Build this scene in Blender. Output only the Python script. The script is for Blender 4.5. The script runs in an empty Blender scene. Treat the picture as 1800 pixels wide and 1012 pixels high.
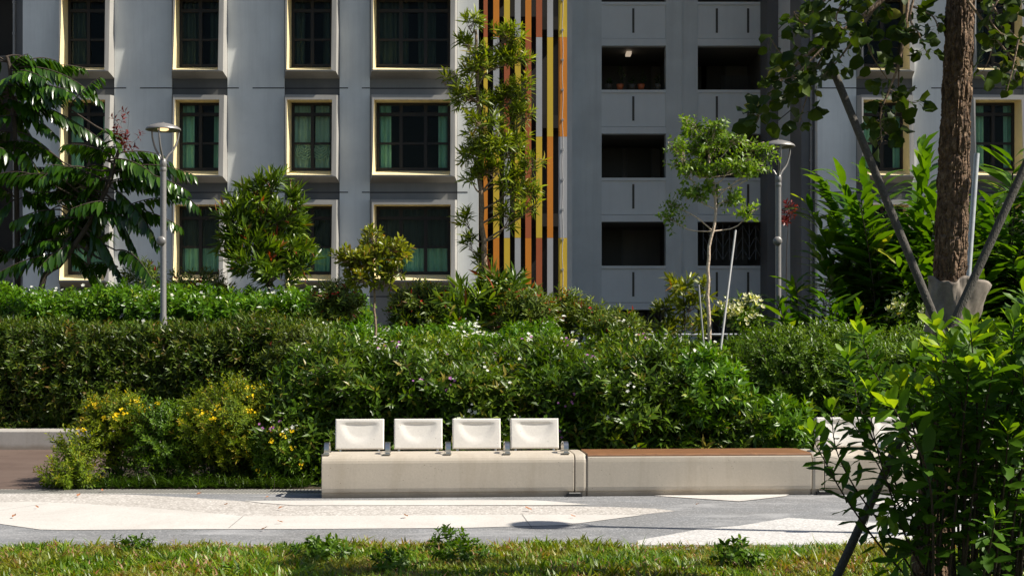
import bpy, math, random
import numpy as np
from mathutils import Vector, Matrix
S = bpy.context.scene; C = S.collection
R = math.radians
F = 2500.0; HZ = 600.0; EYE = 1.5
SUN_EL, SUN_AZ = 46.5, 10.5        # azimuth: degrees from +X towards the camera
def P(px, py, Y): return Vector(((px-900)/F*Y, Y, EYE-(py-HZ)/F*Y))
def G(px, py):                     # a point of the ground plan
    Y = EYE*F/(py-HZ); return Vector(((px-900)/F*Y, Y, 0))

# ------------------------------------------------------------------ objects
def tag(o, label=None, cat=None, group=None, kind=None):
    if label: o['label'] = label
    if cat: o['category'] = cat
    if group: o['group'] = group
    if kind: o['kind'] = kind
    return o
def empty(name, loc, label, cat, group=None, rz=0):
    o = bpy.data.objects.new(name, None); C.objects.link(o); o.location = loc; o.rotation_euler[2] = rz
    o.empty_display_size = .2
    bpy.context.view_layer.update()
    return tag(o, label, cat, group)
def link(name, me, mats, parent=None, world=False):
    o = bpy.data.objects.new(name, me); C.objects.link(o)
    for m in (mats if isinstance(mats, (list, tuple)) else [mats]): me.materials.append(m)
    if parent is not None:
        o.parent = parent
        if world:
            bpy.context.view_layer.update()
            o.matrix_parent_inverse = parent.matrix_world.inverted()
    return o
def copy_tree(o, parent=None):
    c = o.copy(); C.objects.link(c)
    if parent is not None:
        c.parent = parent; c.matrix_parent_inverse = o.matrix_parent_inverse.copy()
    for ch in list(o.children): copy_tree(ch, c)
    return c

class MB:
    def __init__(s): s.v = []; s.f = []; s.m = []; s.sm = []
    def add(s, vs, fs, mi=0, smooth=False):
        n = len(s.v); s.v += [tuple(v) for v in vs]
        for f in fs: s.f.append([n+i for i in f]); s.m.append(mi); s.sm.append(smooth)
        return s
    def box(s, x0, x1, y0, y1, z0, z1, mi=0):
        return s.add([(x0,y0,z0),(x1,y0,z0),(x1,y1,z0),(x0,y1,z0),(x0,y0,z1),(x1,y0,z1),(x1,y1,z1),(x0,y1,z1)],
              [(0,3,2,1),(4,5,6,7),(0,1,5,4),(1,2,6,5),(2,3,7,6),(3,0,4,7)], mi)
    def tube(s, pts, rads, n=8, mi=0, caps=True, smooth=True):
        pts = [Vector(p) for p in pts]
        if not isinstance(rads, (list, tuple)): rads = [rads]*len(pts)
        vs = []; up = None
        for i, p in enumerate(pts):
            t = (pts[min(i+1, len(pts)-1)]-pts[max(i-1, 0)]).normalized()
            if up is None:
                up = Vector((0,0,1)) if abs(t.z) < .9 else Vector((1,0,0))
            a = t.cross(up).normalized(); b = a.cross(t).normalized(); up = b
            for k in range(n):
                w = 2*math.pi*k/n; vs.append(p+(a*math.cos(w)+b*math.sin(w))*rads[i])
        fs = [(i*n+k, i*n+(k+1)%n, (i+1)*n+(k+1)%n, (i+1)*n+k) for i in range(len(pts)-1) for k in range(n)]
        s.add(vs, fs, mi, smooth)
        if caps:
            s.add(vs[:n], [list(range(n))[::-1]], mi); s.add(vs[-n:], [list(range(n))], mi)
        return s
    def lathe(s, prof, n=32, mi=0, c=(0,0,0)):
        vs = []; m = len(prof)
        for r, z in prof:
            for k in range(n):
                w = 2*math.pi*k/n; vs.append((c[0]+r*math.cos(w), c[1]+r*math.sin(w), c[2]+z))
        fs = [(i*n+k, i*n+(k+1)%n, (i+1)*n+(k+1)%n, (i+1)*n+k) for i in range(m-1) for k in range(n)]
        return s.add(vs, fs, mi, True)
    def build(s, name, mats, parent=None, world=False, bevel=0):
        me = bpy.data.meshes.new(name); me.from_pydata(s.v, [], s.f)
        me.polygons.foreach_set('material_index', s.m); me.polygons.foreach_set('use_smooth', s.sm); me.update()
        o = link(name, me, mats, parent, world)
        if bevel:
            b = o.modifiers.new('bevel', 'BEVEL'); b.width = bevel; b.segments = 3; b.limit_method = 'ANGLE'
        return o

# ------------------------------------------------------------------ materials
def hx(r, g, b): return (r, g, b, 1)
class NT:
    def __init__(s, name):
        s.mat = bpy.data.materials.new(name); s.mat.use_nodes = True; s.t = s.mat.node_tree; s.t.nodes.clear()
        s.out = s.t.nodes.new('ShaderNodeOutputMaterial')
    def n(s, typ, **kw):
        nd = s.t.nodes.new(typ)
        for k, v in kw.items():
            if k.startswith('_'): setattr(nd, k[1:], v)
            elif k.startswith('i') and k[1:].isdigit(): s.put(nd.inputs[int(k[1:])], v)
            else: s.put(nd.inputs[k.replace('__', ' ')], v)
        return nd
    def put(s, sock, v):
        if isinstance(v, bpy.types.NodeSocket): s.t.links.new(v, sock)
        elif isinstance(v, bpy.types.Node): s.t.links.new(v.outputs[0], sock)
        else: sock.default_value = v
    def ramp(s, fac, stops, interp='LINEAR'):
        nd = s.t.nodes.new('ShaderNodeValToRGB'); s.put(nd.inputs[0], fac); cr = nd.color_ramp; cr.interpolation = interp
        while len(cr.elements) > 1: cr.elements.remove(cr.elements[0])
        cr.elements[0].position = stops[0][0]; cr.elements[0].color = stops[0][1]
        for p, c in stops[1:]: cr.elements.new(p).color = c
        return nd.outputs[0]
    def noise(s, scale, detail=4, rough=.5, vec=None, dist=0):
        nd = s.n('ShaderNodeTexNoise', Scale=scale, Detail=detail, Roughness=rough, Distortion=dist)
        s.put(nd.inputs['Vector'], vec if vec is not None else s.co()); return nd.outputs[0]
    def co(s):
        if not hasattr(s, '_co'): s._co = s.n('ShaderNodeNewGeometry').outputs['Position']
        return s._co
    def mapv(s, sc, vec=None): return s.n('ShaderNodeMapping', Vector=vec or s.co(), Scale=sc).outputs[0]
    def mix(s, fac, a, b, mode='MIX'):
        nd = s.t.nodes.new('ShaderNodeMix'); nd.data_type = 'RGBA'; nd.blend_type = mode
        s.put(nd.inputs[0], fac); s.put(nd.inputs[6], a); s.put(nd.inputs[7], b); return nd.outputs[2]
    def bump(s, h, strength, dist=.01): return s.n('ShaderNodeBump', Height=h, Strength=strength, Distance=dist).outputs[0]
    def pbr(s, base, rough=.6, metal=0, normal=None, spec=.5):
        p = s.n('ShaderNodeBsdfPrincipled'); s.put(p.inputs['Base Color'], base); s.put(p.inputs['Roughness'], rough)
        s.put(p.inputs['Metallic'], metal); s.put(p.inputs['Specular IOR Level'], spec)
        if normal is not None: s.put(p.inputs['Normal'], normal)
        return p.outputs[0]
    def done(s, sh): s.t.links.new(sh, s.out.inputs[0]); return s.mat

def paint(name, col, var=.12, rough=.6, bump=.15, streak=.35, scale=1.0):
    t = NT(name)
    a = t.noise(.6*scale, 5, .6); st = t.noise(1.0, 5, .65, t.mapv((5*scale, 5*scale, .35*scale)))
    fine = t.noise(60, 3, .6)
    dk = hx(*[c*(1-var*2) for c in col]); lt = hx(*[min(1, c*(1+var)) for c in col])
    c = t.ramp(a, [(.3, dk), (.7, lt)])
    c = t.mix(t.ramp(st, [(.45, hx(0,0,0)), (.75, hx(streak, streak, streak))]), c, hx(*[x*.72 for x in col]))
    return t.done(t.pbr(c, rough, normal=t.bump(fine, bump, .004)))
def plain(name, col, rough=.5, metal=0, var=.1, nscale=20):
    t = NT(name); a = t.noise(nscale, 4, .6)
    c = t.ramp(a, [(.3, hx(*[x*(1-var) for x in col])), (.7, hx(*[min(1,x*(1+var)) for x in col]))])
    return t.done(t.pbr(c, rough, metal, t.bump(a, .08, .003)))
def leafmat(name, stops, trans=.3, rough=.38, patch=.25, spec=.35, patchcol=(.10,.12,.02)):
    t = NT(name); at = t.n('ShaderNodeAttribute', _attribute_name='var')
    c = t.ramp(at.outputs['Fac'], [(p, hx(*k)) for p, k in stops])
    pn = t.ramp(t.noise(1.3, 3, .6), [(.45, hx(0,0,0)), (.75, hx(patch, patch, patch))])
    c = t.mix(pn, c, hx(*patchcol))
    b = t.pbr(c, rough, spec=spec)
    cc = t.mix(1.0, c, hx(1.6, 1.55, .35), 'MULTIPLY')
    tr = t.n('ShaderNodeBsdfTranslucent', Color=cc)
    mx = t.n('ShaderNodeMixShader', i0=trans, i1=b, i2=tr.outputs[0])
    return t.done(mx.outputs[0])

M = {}
M['wall'] = paint('blue_grey_wall_paint', (.80,.82,.79), .07, .7, .12, .42)
M['panel'] = paint('warm_grey_panel_paint', (.24,.235,.22), .1, .7)
M['panel_dark'] = paint('charcoal_panel_paint', (.115,.115,.11), .1, .7)
M['flank'] = paint('flank_wall_paint_lightened', (.84,.87,.86), .04, .7, .1, .2)  # wall paint made lighter, standing in for skylight on the flank
M['surround'] = paint('pale_grey_surround', (.37,.36,.335), .1, .65, .2)
M['cream'] = plain('cream_yellow_paint', (.84,.72,.42), .55, 0, .06, 6)
M['dark_pier'] = paint('dark_grey_pier_paint', (.15,.15,.15), .1)
M['core'] = paint('core_blue_grey_paint', (.74,.775,.76), .08, .7)
M['parapet'] = paint('parapet_paint', (.84,.87,.855), .04, .65, .1, .15)
M['slot'] = plain('slot_metal', (.07,.065,.05), .5)
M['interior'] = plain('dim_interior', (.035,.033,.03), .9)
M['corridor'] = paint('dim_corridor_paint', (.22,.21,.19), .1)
M['sash'] = plain('dark_bronze_sash', (.008,.007,.006), .6)
M['groove'] = plain('dark_joint_line', (.03,.03,.032), .8)  # on the walls, dark strips of it paint the shade of recessed grooves
M['pipe'] = plain('pipe_grey', (.35,.35,.35), .5)
def glass():
    t = NT('window_glass'); tr = t.n('ShaderNodeBsdfTransparent', Color=hx(.86,.92,.88)); gl = t.n('ShaderNodeBsdfGlossy', Color=hx(1,1,1), Roughness=.02)
    fr = t.n('ShaderNodeFresnel', IOR=1.16)
    nz = t.bump(t.noise(.9, 2), .12, .05); t.put(gl.inputs['Normal'], nz)
    return t.done(t.n('ShaderNodeMixShader', i0=fr.outputs[0], i1=tr.outputs[0], i2=gl.outputs[0]).outputs[0])
M['glass'] = glass()
def cloth(name, col):
    t = NT(name); a = t.noise(3, 3)
    c = t.ramp(a, [(.3, hx(*[x*.8 for x in col])), (.7, hx(*col))]); return t.done(t.pbr(c, .85))
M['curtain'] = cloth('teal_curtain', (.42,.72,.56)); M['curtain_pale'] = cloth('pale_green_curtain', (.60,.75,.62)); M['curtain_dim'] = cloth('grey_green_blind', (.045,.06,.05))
def finpaint(n, col): return paint(n, col, .06, .5, .1, .15)
M['fin_y'] = finpaint('fin_yellow', (.82,.56,.045)); M['fin_o'] = finpaint('fin_orange', (.80,.27,.02))
M['fin_r'] = finpaint('fin_rust', (.50,.13,.04)); M['fin_g'] = finpaint('fin_silver', (.50,.50,.50))

def concrete(name, col, speck=.5, stain=True, gloss=.6):
    t = NT(name); tc = t.co()
    a = t.noise(2.2, 5, .6); f = t.noise(45, 5, .75)
    v = t.n('ShaderNodeTexVoronoi', Vector=tc, Scale=26.0, _feature='F1')
    pore = t.ramp(v.outputs['Distance'], [(.09, hx(1,1,1)), (.13, hx(0,0,0))])
    gate = t.ramp(t.noise(11, 2), [(.52, hx(0,0,0)), (.60, hx(speck,speck,speck))])
    c = t.ramp(a, [(.25, hx(*[x*.86 for x in col])), (.75, hx(*col))])
    c = t.mix(t.ramp(f, [(.35, hx(.28,.28,.28)), (.7, hx(0,0,0))]), c, hx(*[x*.6 for x in col]))
    pg = t.n('ShaderNodeMath', _operation='MULTIPLY', i0=pore, i1=gate)
    c = t.mix(pg.outputs[0], c, hx(.12,.10,.07))
    if stain:
        st = t.noise(1, 5, .7, t.mapv((3.2,1,.5)), .6)
        c = t.mix(t.ramp(st, [(.50, hx(0,0,0)), (.68, hx(.30,.30,.30))]), c, hx(col[0]*.55, col[1]*.50, col[2]*.42))
        z = t.n('ShaderNodeSeparateXYZ', Vector=tc).outputs[2]
        dirt = t.n('ShaderNodeMath', _operation='ADD', i0=z, i1=t.n('ShaderNodeMath', _operation='MULTIPLY', i0=t.noise(5, 4), i1=.09).outputs[0]).outputs[0]
        c = t.mix(t.ramp(dirt, [(.07, hx(.6,.6,.6)), (.13, hx(0,0,0))]), c, hx(.20,.15,.10))
    return t.done(t.pbr(c, gloss, normal=t.bump(f, .22, .004)))
M['bench'] = concrete('cast_bench_concrete', (.53,.47,.385), .7)
M['bench_back'] = concrete('white_terrazzo_concrete', (.82,.785,.73), .5, False)
M['planter'] = concrete('planter_concrete', (.50,.47,.43), .5)
def wood():
    t = NT('brown_timber'); g = t.noise(1, 5, .6, t.mapv((3, 60, 60)), 1.5)
    c = t.ramp(g, [(.3, hx(.11,.048,.020)), (.7, hx(.29,.135,.055))]); return t.done(t.pbr(c, .5, normal=t.bump(g, .3, .003)))
M['wood'] = wood()
M['steel'] = plain('brushed_steel', (.62,.60,.56), .28, 1, .1, 80)
M['lamp_metal'] = plain('lamp_grey_metal', (.25,.24,.23), .42, .3, .12, 30)
M['black'] = plain('black_rubber', (.015,.015,.015), .7)
def emis(name, col, st):
    t = NT(name); return t.done(t.n('ShaderNodeEmission', Color=hx(*col), Strength=st).outputs[0])
M['bulb'] = emis('warm_lamp_glow', (1,.66,.32), 1.1)
def terrazzo(name, base, specs, scale, bumpy=.2, blot=0, blotcol=(.6,.6,.6), rough=.75):
    t = NT(name); v = t.n('ShaderNodeTexVoronoi', Vector=t.co(), Scale=scale)
    cell = t.n('ShaderNodeSeparateColor', Color=v.outputs['Color']).outputs[0]
    c = t.ramp(cell, [(p, hx(*k)) for p, k in specs], 'CONSTANT')
    c = t.mix(t.ramp(v.outputs['Distance'], [(.3, hx(0,0,0)), (.62, hx(1,1,1))]), c, hx(*base))
    big = t.noise(.9, 6, .7, None, .8)
    c = t.mix(t.ramp(big, [(.38, hx(.0,.0,.0)), (.72, hx(.26,.25,.24))]), c, hx(.16,.14,.11))
    if blot:
        bl = t.noise(1, 5, .65, t.mapv((1.1, 2.6, 1)), .5)
        c = t.mix(t.ramp(bl, [(.5, hx(0,0,0)), (.68, hx(blot,blot,blot))]), c, hx(*blotcol))
    return t.done(t.pbr(c, rough, normal=t.bump(v.outputs['Distance'], bumpy, .005)))
M['path_grey'] = terrazzo('blue_grey_terrazzo', (.20,.205,.215), [(0,(.12,.125,.13)),(.35,(.22,.225,.235)),(.75,(.32,.325,.335)),(.93,(.5,.5,.5))], 75, .15, .55, (.42,.42,.43))
M['path_white'] = terrazzo('white_terrazzo', (.585,.56,.525), [(0,(.55,.52,.49)),(.3,(.63,.60,.565)),(.92,(.48,.44,.40))], 70, .12)
M['path_pebble'] = terrazzo('pebble_wash', (.46,.43,.40), [(0,(.30,.27,.24)),(.25,(.62,.59,.55)),(.6,(.46,.43,.40)),(.8,(.74,.71,.67))], 42, .5)
M['path_pale'] = terrazzo('pale_pebble_wash', (.52,.51,.50), [(0,(.40,.39,.38)),(.25,(.66,.65,.63)),(.6,(.50,.49,.48)),(.8,(.74,.73,.71))], 48, .4)
def soil():
    t = NT('soil'); a = t.noise(3, 6, .7); f = t.noise(40, 4, .7)
    c = t.ramp(a, [(.3, hx(.025,.018,.010)), (.7, hx(.06,.045,.025))]); return t.done(t.pbr(c, .95, normal=t.bump(f, .8, .02)))
M['soil'] = soil()
def turf():
    t = NT('turf_soil'); a = t.noise(6, 6, .7); f = t.noise(60, 4, .7)
    c = t.ramp(a, [(.3, hx(.045,.05,.012)), (.55, hx(.09,.075,.03)), (.75, hx(.07,.10,.015))]); return t.done(t.pbr(c, .95, normal=t.bump(f, .8, .02)))
M['turf'] = turf()
def tiles():
    t = NT('brown_paving'); b = t.n('ShaderNodeTexBrick', Vector=t.mapv((1,1,1)), Color1=hx(.105,.07,.055), Color2=hx(.13,.088,.07), Mortar=hx(.07,.05,.04), Scale=1.0, i5=.006)
    b.inputs['Brick Width'].default_value = 1.2; b.inputs['Row Height'].default_value = .22
    c = t.mix(t.ramp(t.noise(1.5, 5, .7), [(.4, hx(0,0,0)), (.8, hx(.4,.4,.4))]), b.outputs[0], hx(.2,.15,.12)); return t.done(t.pbr(c, .7))
M['tiles'] = tiles()
M['drain'] = plain('drain_grating_metal', (.38,.37,.34), .55, 0, .15, 8)
def bark(name, c0, c1, c2, scale=9, b=1.0):
    t = NT(name); v = t.n('ShaderNodeTexVoronoi', Vector=t.mapv((scale*1.6, scale*1.6, scale*.55)), Scale=2.0, _feature='DISTANCE_TO_EDGE')
    n = t.noise(scale*3, 6, .75); h = t.n('ShaderNodeMath', _operation='ADD', i0=t.ramp(v.outputs[0], [(0, hx(0,0,0)), (.2, hx(1,1,1))]), i1=n).outputs[0]
    c = t.ramp(n, [(.3, hx(*c0)), (.5, hx(*c1)), (.72, hx(*c2))]); return t.done(t.pbr(c, .9, normal=t.bump(h, b, .02)))
M['bark'] = bark('rough_brown_bark', (.07,.038,.020), (.20,.12,.066), (.40,.28,.18), 9, 1.3)
M['bark_dark'] = bark('dark_twig_bark', (.03,.02,.015), (.055,.04,.028), (.09,.07,.05), 20, .4)
M['bark_pale'] = bark('pale_smooth_bark', (.30,.20,.13), (.58,.46,.35), (.75,.66,.56), 12, .3)
M['bark_tan'] = bark('tan_bark', (.14,.09,.06), (.26,.18,.12), (.42,.33,.24), 14, .4)
M['stake'] = bark('weathered_pole', (.045,.04,.033), (.08,.072,.062), (.13,.12,.105), 25, .25)
M['stake_pale'] = plain('galvanised_pole', (.52,.54,.56), .4, .3, .15, 25)
def burlap():
    t = NT('burlap_wrap'); w = t.n('ShaderNodeTexWave', Vector=t.co(), Scale=60.0, Distortion=2.0); a = t.noise(12, 5, .7)
    c = t.ramp(a, [(.3, hx(.17,.14,.115)), (.7, hx(.35,.30,.255))]); return t.done(t.pbr(c, .95, normal=t.bump(w.outputs[1], .3, .004)))
M['burlap'] = burlap()

LM = {
 'hedge': leafmat('hedge_leaves', [(0,(.020,.050,.003)),(.5,(.058,.125,.006)),(.85,(.125,.21,.012)),(.97,(.22,.27,.03)),(1,(.24,.20,.03))], .30, .36),
 'olive': leafmat('olive_hedge_leaves', [(0,(.018,.042,.005)),(.45,(.046,.092,.007)),(.8,(.10,.15,.012)),(.97,(.17,.17,.03)),(1,(.20,.12,.03))], .28, .38),
 'bright': leafmat('bright_bedding_leaves', [(0,(.028,.080,.003)),(.5,(.070,.18,.006)),(.9,(.14,.27,.012)),(1,(.28,.34,.03))], .32, .34, .2),
 'sunny': leafmat('sunny_bank_leaves', [(0,(.030,.072,.004)),(.45,(.085,.165,.007)),(.8,(.19,.27,.012)),(1,(.33,.35,.03))], .34, .36, .2),
 'fine': leafmat('fine_hedge_leaves', [(0,(.034,.080,.005)),(.5,(.085,.17,.008)),(1,(.18,.27,.018))], .3, .42),
 'cassia': leafmat('yellow_flower_shrub_leaves', [(0,(.040,.082,.004)),(.5,(.12,.19,.007)),(.88,(.24,.28,.010)),(1,(.28,.20,.015))], .34, .55, .25, .25, (.24,.17,.015)),
 'pinnate': leafmat('glossy_pinnate_leaves', [(0,(.012,.038,.003)),(.6,(.032,.092,.005)),(.95,(.10,.21,.012)),(1,(.18,.26,.018))], .34, .25, .1, .7),
 'redtip': leafmat('red_tipped_leaves', [(0,(.028,.064,.005)),(.5,(.078,.145,.009)),(.86,(.18,.26,.018)),(.93,(.20,.10,.03)),(1,(.30,.05,.03))], .28, .33, .1),
 'goldtip': leafmat('golden_green_leaves', [(0,(.055,.085,.006)),(.5,(.15,.19,.011)),(.9,(.31,.31,.018)),(1,(.28,.14,.03))], .3, .36, .2),
 'lance': leafmat('narrow_yellow_green_leaves', [(0,(.05,.09,.005)),(.5,(.15,.21,.010)),(.9,(.32,.37,.018)),(1,(.32,.22,.025))], .36, .36, .2),
 'delicate': leafmat('light_fresh_leaves', [(0,(.065,.135,.010)),(.5,(.14,.25,.018)),(1,(.27,.38,.035))], .38, .42, .15),
 'ginger': leafmat('ginger_leaves', [(0,(.016,.052,.003)),(.5,(.050,.135,.006)),(.9,(.15,.27,.010)),(1,(.34,.36,.03))], .36, .3, .1),
 'fg': leafmat('foreground_leaves', [(0,(.024,.070,.006)),(.5,(.068,.16,.010)),(.88,(.16,.29,.015)),(1,(.32,.44,.02))], .40, .46, .1),
 'round': leafmat('round_tree_leaves', [(0,(.012,.028,.003)),(.5,(.024,.050,.004)),(.92,(.06,.10,.007)),(1,(.20,.20,.03))], .30, .5, .1, .22),
 'red': leafmat('dark_red_leaves', [(0,(.08,.01,.012)),(.5,(.17,.02,.02)),(1,(.28,.05,.04))], .3, .4, 0),
 'nandina': leafmat('dull_green_shrub_leaves', [(0,(.036,.072,.008)),(.5,(.095,.155,.014)),(.88,(.19,.24,.02)),(.95,(.20,.10,.03)),(1,(.34,.03,.02))], .28, .45, .3, .4, (.12,.08,.02)),
 'grass': leafmat('lawn_blades', [(0,(.045,.105,.004)),(.5,(.115,.225,.008)),(.78,(.24,.30,.014)),(.88,(.30,.24,.06)),(.95,(.26,.10,.05)),(1,(.38,.20,.13))], .34, .42, .55, .5, (.30,.17,.05)),
 'weed': leafmat('weed_leaves', [(0,(.035,.085,.004)),(.5,(.075,.16,.008)),(1,(.15,.25,.015))], .3, .42, .1),
 'dry': leafmat('dry_fallen_leaf', [(0,(.25,.10,.05)),(1,(.45,.22,.12))], .1, .7, 0),
 'white': leafmat('white_petals', [(0,(.75,.75,.68)),(1,(.85,.85,.8))], .3, .5, 0),
 'yellow': leafmat('yellow_petals', [(0,(.82,.58,.008)),(1,(.92,.76,.02))], .3, .5, 0),
 'purple': leafmat('purple_petals', [(0,(.35,.10,.38)),(1,(.55,.22,.50))], .3, .5, 0),
 'redfl': leafmat('red_petals', [(0,(.45,.01,.01)),(1,(.7,.03,.03))], .2, .5, 0),
 'creamfl': leafmat('cream_bracts', [(0,(.62,.62,.40)),(1,(.8,.78,.6))], .3, .6, 0),
 'core': leafmat('dark_inner_core', [(0,(.010,.012,.004)),(1,(.014,.016,.006))], 0, .9, 0),
}

# ------------------------------------------------------------------ leaves
rng = np.random.default_rng(7)
def leaf(L, W, shape='lance', seg=2, curve=.15, fold=.25, wave=0):
    """leaf along +X, facing +Z: verts, tris"""
    if seg == 0:
        v = np.array([[0,0,0],[.5*L,-W/2,-.02*L],[L,0,-curve*L],[.5*L,W/2,-.02*L]]); v[1,2] += fold*W/2; v[3,2] += fold*W/2
        return v, np.array([[0,1,2],[0,2,3]])
    ts = {1:[.45], 2:[.28,.68], 3:[.18,.48,.8], 4:[.12,.35,.62,.86]}[seg]
    wf = {'lance': lambda t: math.sin(math.pi*t**.85)**.9, 'obovate': lambda t: (math.sin(math.pi*t**1.6))**.8 if t < 1 else 0,
          'round': lambda t: math.sqrt(max(0, 1-(2*t-1)**2)), 'strap': lambda t: min(1, 5*t, 3.2*(1-t))}[shape]
    v = [[0,0,0]]
    for i, t in enumerate(ts):
        w = max(.12, wf(t))*W/2; z = -curve*L*t*t; wz = wave*((-1)**i)
        v += [[t*L, -w, z+fold*w+wz], [t*L, 0, z], [t*L, w, z+fold*w-wz]]
    v.append([L, 0, -curve*L]); v = np.array(v, float); f = [[0,1,2],[0,2,3]]
    for i in range(len(ts)-1):
        a = 1+3*i; b = a+3
        f += [[a,b,b+1],[a,b+1,a+1],[a+1,b+1,b+2],[a+1,b+2,a+2]]
    a = 1+3*(len(ts)-1); n = len(v)-1
    f += [[a,n,a+1],[a+1,n,a+2]]
    return v, np.array(f)
def rotz(a): c, s = math.cos(a), math.sin(a); return np.array([[c,-s,0],[s,c,0],[0,0,1]])
def roty(a): c, s = math.cos(a), math.sin(a); return np.array([[c,0,s],[0,1,0],[-s,0,c]])
def rotx(a): c, s = math.cos(a), math.sin(a); return np.array([[1,0,0],[0,c,-s],[0,s,c]])
class LB:
    """triangle soup with per-vertex 'var' and per-face material"""
    def __init__(s): s.V=[]; s.F=[]; s.A=[]; s.MI=[]; s.n=0
    def add(s, v, f, var, mi=0):
        v = np.asarray(v, float); s.V.append(v); s.F.append(np.asarray(f)+s.n); s.A.append(np.broadcast_to(var, (len(v),)).astype(float))
        s.MI.append(np.full(len(f), mi)); s.n += len(v)
    def arrays(s): return np.concatenate(s.V), np.concatenate(s.F), np.concatenate(s.A), np.concatenate(s.MI)
    def addt(s, tmpl, pos, dirs, scale, jitter=.12, var0=0., face=None):
        """place template (V,F,A,MI) many times, its +Z along dirs"""
        pos = np.asarray(pos, float); N = len(pos)
        if N == 0: return
        V, Fc, A, MI = tmpl; d = np.asarray(dirs, float); d = d/np.linalg.norm(d, axis=1, keepdims=True)
        h = rng.normal(size=(N,3)) if face is None else np.asarray(face, float)
        a = np.cross(h, d); a /= np.maximum(1e-6, np.linalg.norm(a, axis=1, keepdims=True)); b = np.cross(d, a)
        M3 = np.stack([a, b, d], axis=2)                       # columns
        out = np.einsum('nij,vj->nvi', M3, V)*np.asarray(scale).reshape(-1,1,1) + pos[:,None,:]
        nv = len(V); fo = Fc[None]+(np.arange(N)*nv)[:,None,None]
        s.V.append(out.reshape(-1,3)); s.F.append(fo.reshape(-1,3)+s.n)
        s.A.append(np.clip(A[None]+rng.normal(0, jitter, N)[:,None]+var0, 0, 1).reshape(-1)); s.MI.append(np.tile(MI, N)); s.n += nv*N
    def scatter(s, tmpls, pos, dirs, scale, **k):
        idx = rng.integers(0, len(tmpls), len(pos)); scale = np.broadcast_to(scale, (len(pos),))
        for i, t in enumerate(tmpls):
            m = idx == i; s.addt(t, np.asarray(pos)[m], np.asarray(dirs)[m], scale[m], **k)
    def tri(s): return s.arrays()
    def build(s, name, mats, parent=None, origin=None):
        V, Fc, A, MI = s.arrays()
        if origin is not None: V = V-np.array(origin)
        me = bpy.data.meshes.new(name); nf = len(Fc)
        me.vertices.add(len(V)); me.vertices.foreach_set('co', V.astype(np.float32).ravel())
        me.loops.add(nf*3); me.loops.foreach_set('vertex_index', Fc.astype(np.int32).ravel())
        me.polygons.add(nf); me.polygons.foreach_set('loop_start', np.arange(0, nf*3, 3, dtype=np.int32)); me.polygons.foreach_set('loop_total', np.full(nf, 3, dtype=np.int32))
        me.polygons.foreach_set('material_index', MI.astype(np.int32))
        at = me.attributes.new('var', 'FLOAT', 'POINT'); at.data.foreach_set('value', A.astype(np.float32))
        me.update(calc_edges=True); me.validate()
        return link(name, me, mats, parent)
def stick(lb, pts, r0, r1, mi=1, n=3, var=.3):
    pts = np.asarray(pts, float); k = len(pts); V = []; up = np.array([.3,.2,1.])
    for i in range(k):
        t = pts[min(i+1,k-1)]-pts[max(i-1,0)]; t = t/max(1e-9, np.linalg.norm(t))
        u = up if abs(t[2]) < .95 else np.array([1.,.1,0]); a = np.cross(t,u); a /= np.linalg.norm(a); b = np.cross(a,t); r = r0+(r1-r0)*i/max(1,k-1)
        for j in range(n):
            w = 2*math.pi*j/n; V.append(pts[i]+(a*math.cos(w)+b*math.sin(w))*r)
    Fc = []
    for i in range(k-1):
        for j in range(n):
            p, q = i*n+j, i*n+(j+1)%n; Fc += [[p,q,q+n],[p,q+n,p+n]]
    lb.add(V, Fc, var, mi)
def sprig(n, length, L, W, shape='lance', seg=1, ang=(45,75), arr='alt', curve=.2, fold=.25, stem=.004, tip=0., tail=.15, grow=0., seed=0, bend=.1, wave=0):
    """a shoot along +Z; tip: var added towards the shoot's tip; returns template"""
    r = np.random.default_rng(seed+11); lb = LB()
    bx, by = r.normal(0, bend, 2)*length
    cen = lambda h: np.array([bx*(h/length)**2, by*(h/length)**2, h])
    if stem: stick(lb, [cen(0), cen(length*.5), cen(length)], stem, stem*.4, 1)
    per = {'alt':1, 'opp':2, 'whorl':5}[arr]; k = 0
    steps = max(1, n//per)
    for i in range(steps):
        u = (i+.5)/steps; h = length*(tail+(1-tail)*u)
        for j in range(per):
            az = (i*2.4 if arr == 'alt' else i*1.57 + j*2*math.pi/per) + r.normal(0, .25)
            el = R(ang[1]+(ang[0]-ang[1])*u + r.normal(0, 8))    # angle from the stem
            s = (1-grow*(u-.3)**2)*r.uniform(.8, 1.15)*(1-.35*max(0,u-.75)/.25)
            v, f = leaf(L*s, W*s, shape, seg, curve*r.uniform(.3,1.7), fold, wave)
            Rm = rotz(az) @ roty(el-math.pi/2) @ rotx(r.normal(0,.35))
            lb.add(v @ Rm.T + cen(h), f, np.clip(.42+r.normal(0,.15)+tip*u**2, 0, 1)); k += 1
    return lb.arrays()
def flower(n=5, L=.02, W=.014, open_=70, seed=0, cup=.1):
    lb = LB()
    for j in range(n):
        v, f = leaf(L, W, 'round', 1, cup, .1); lb.add(v @ (rotz(j*2*math.pi/n) @ roty(R(open_)-math.pi/2)).T, f, .5)
    return lb.arrays()
def unit(v): return v/np.maximum(1e-9, np.linalg.norm(v, axis=-1, keepdims=True))
def vn(p, s, seed=0):      # cheap smooth noise -1..1
    x, y, z = p[:,0]*s+seed*1.7, p[:,1]*s+seed*.9, p[:,2]*s+seed*2.3
    return (np.sin(x*1.7+1.3*np.sin(y*1.1+z))+np.sin(y*1.9+1.7*np.sin(z*1.3-x*.7))+np.sin(z*2.1+1.1*np.sin(x*1.3+y*.5)))/3
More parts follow.
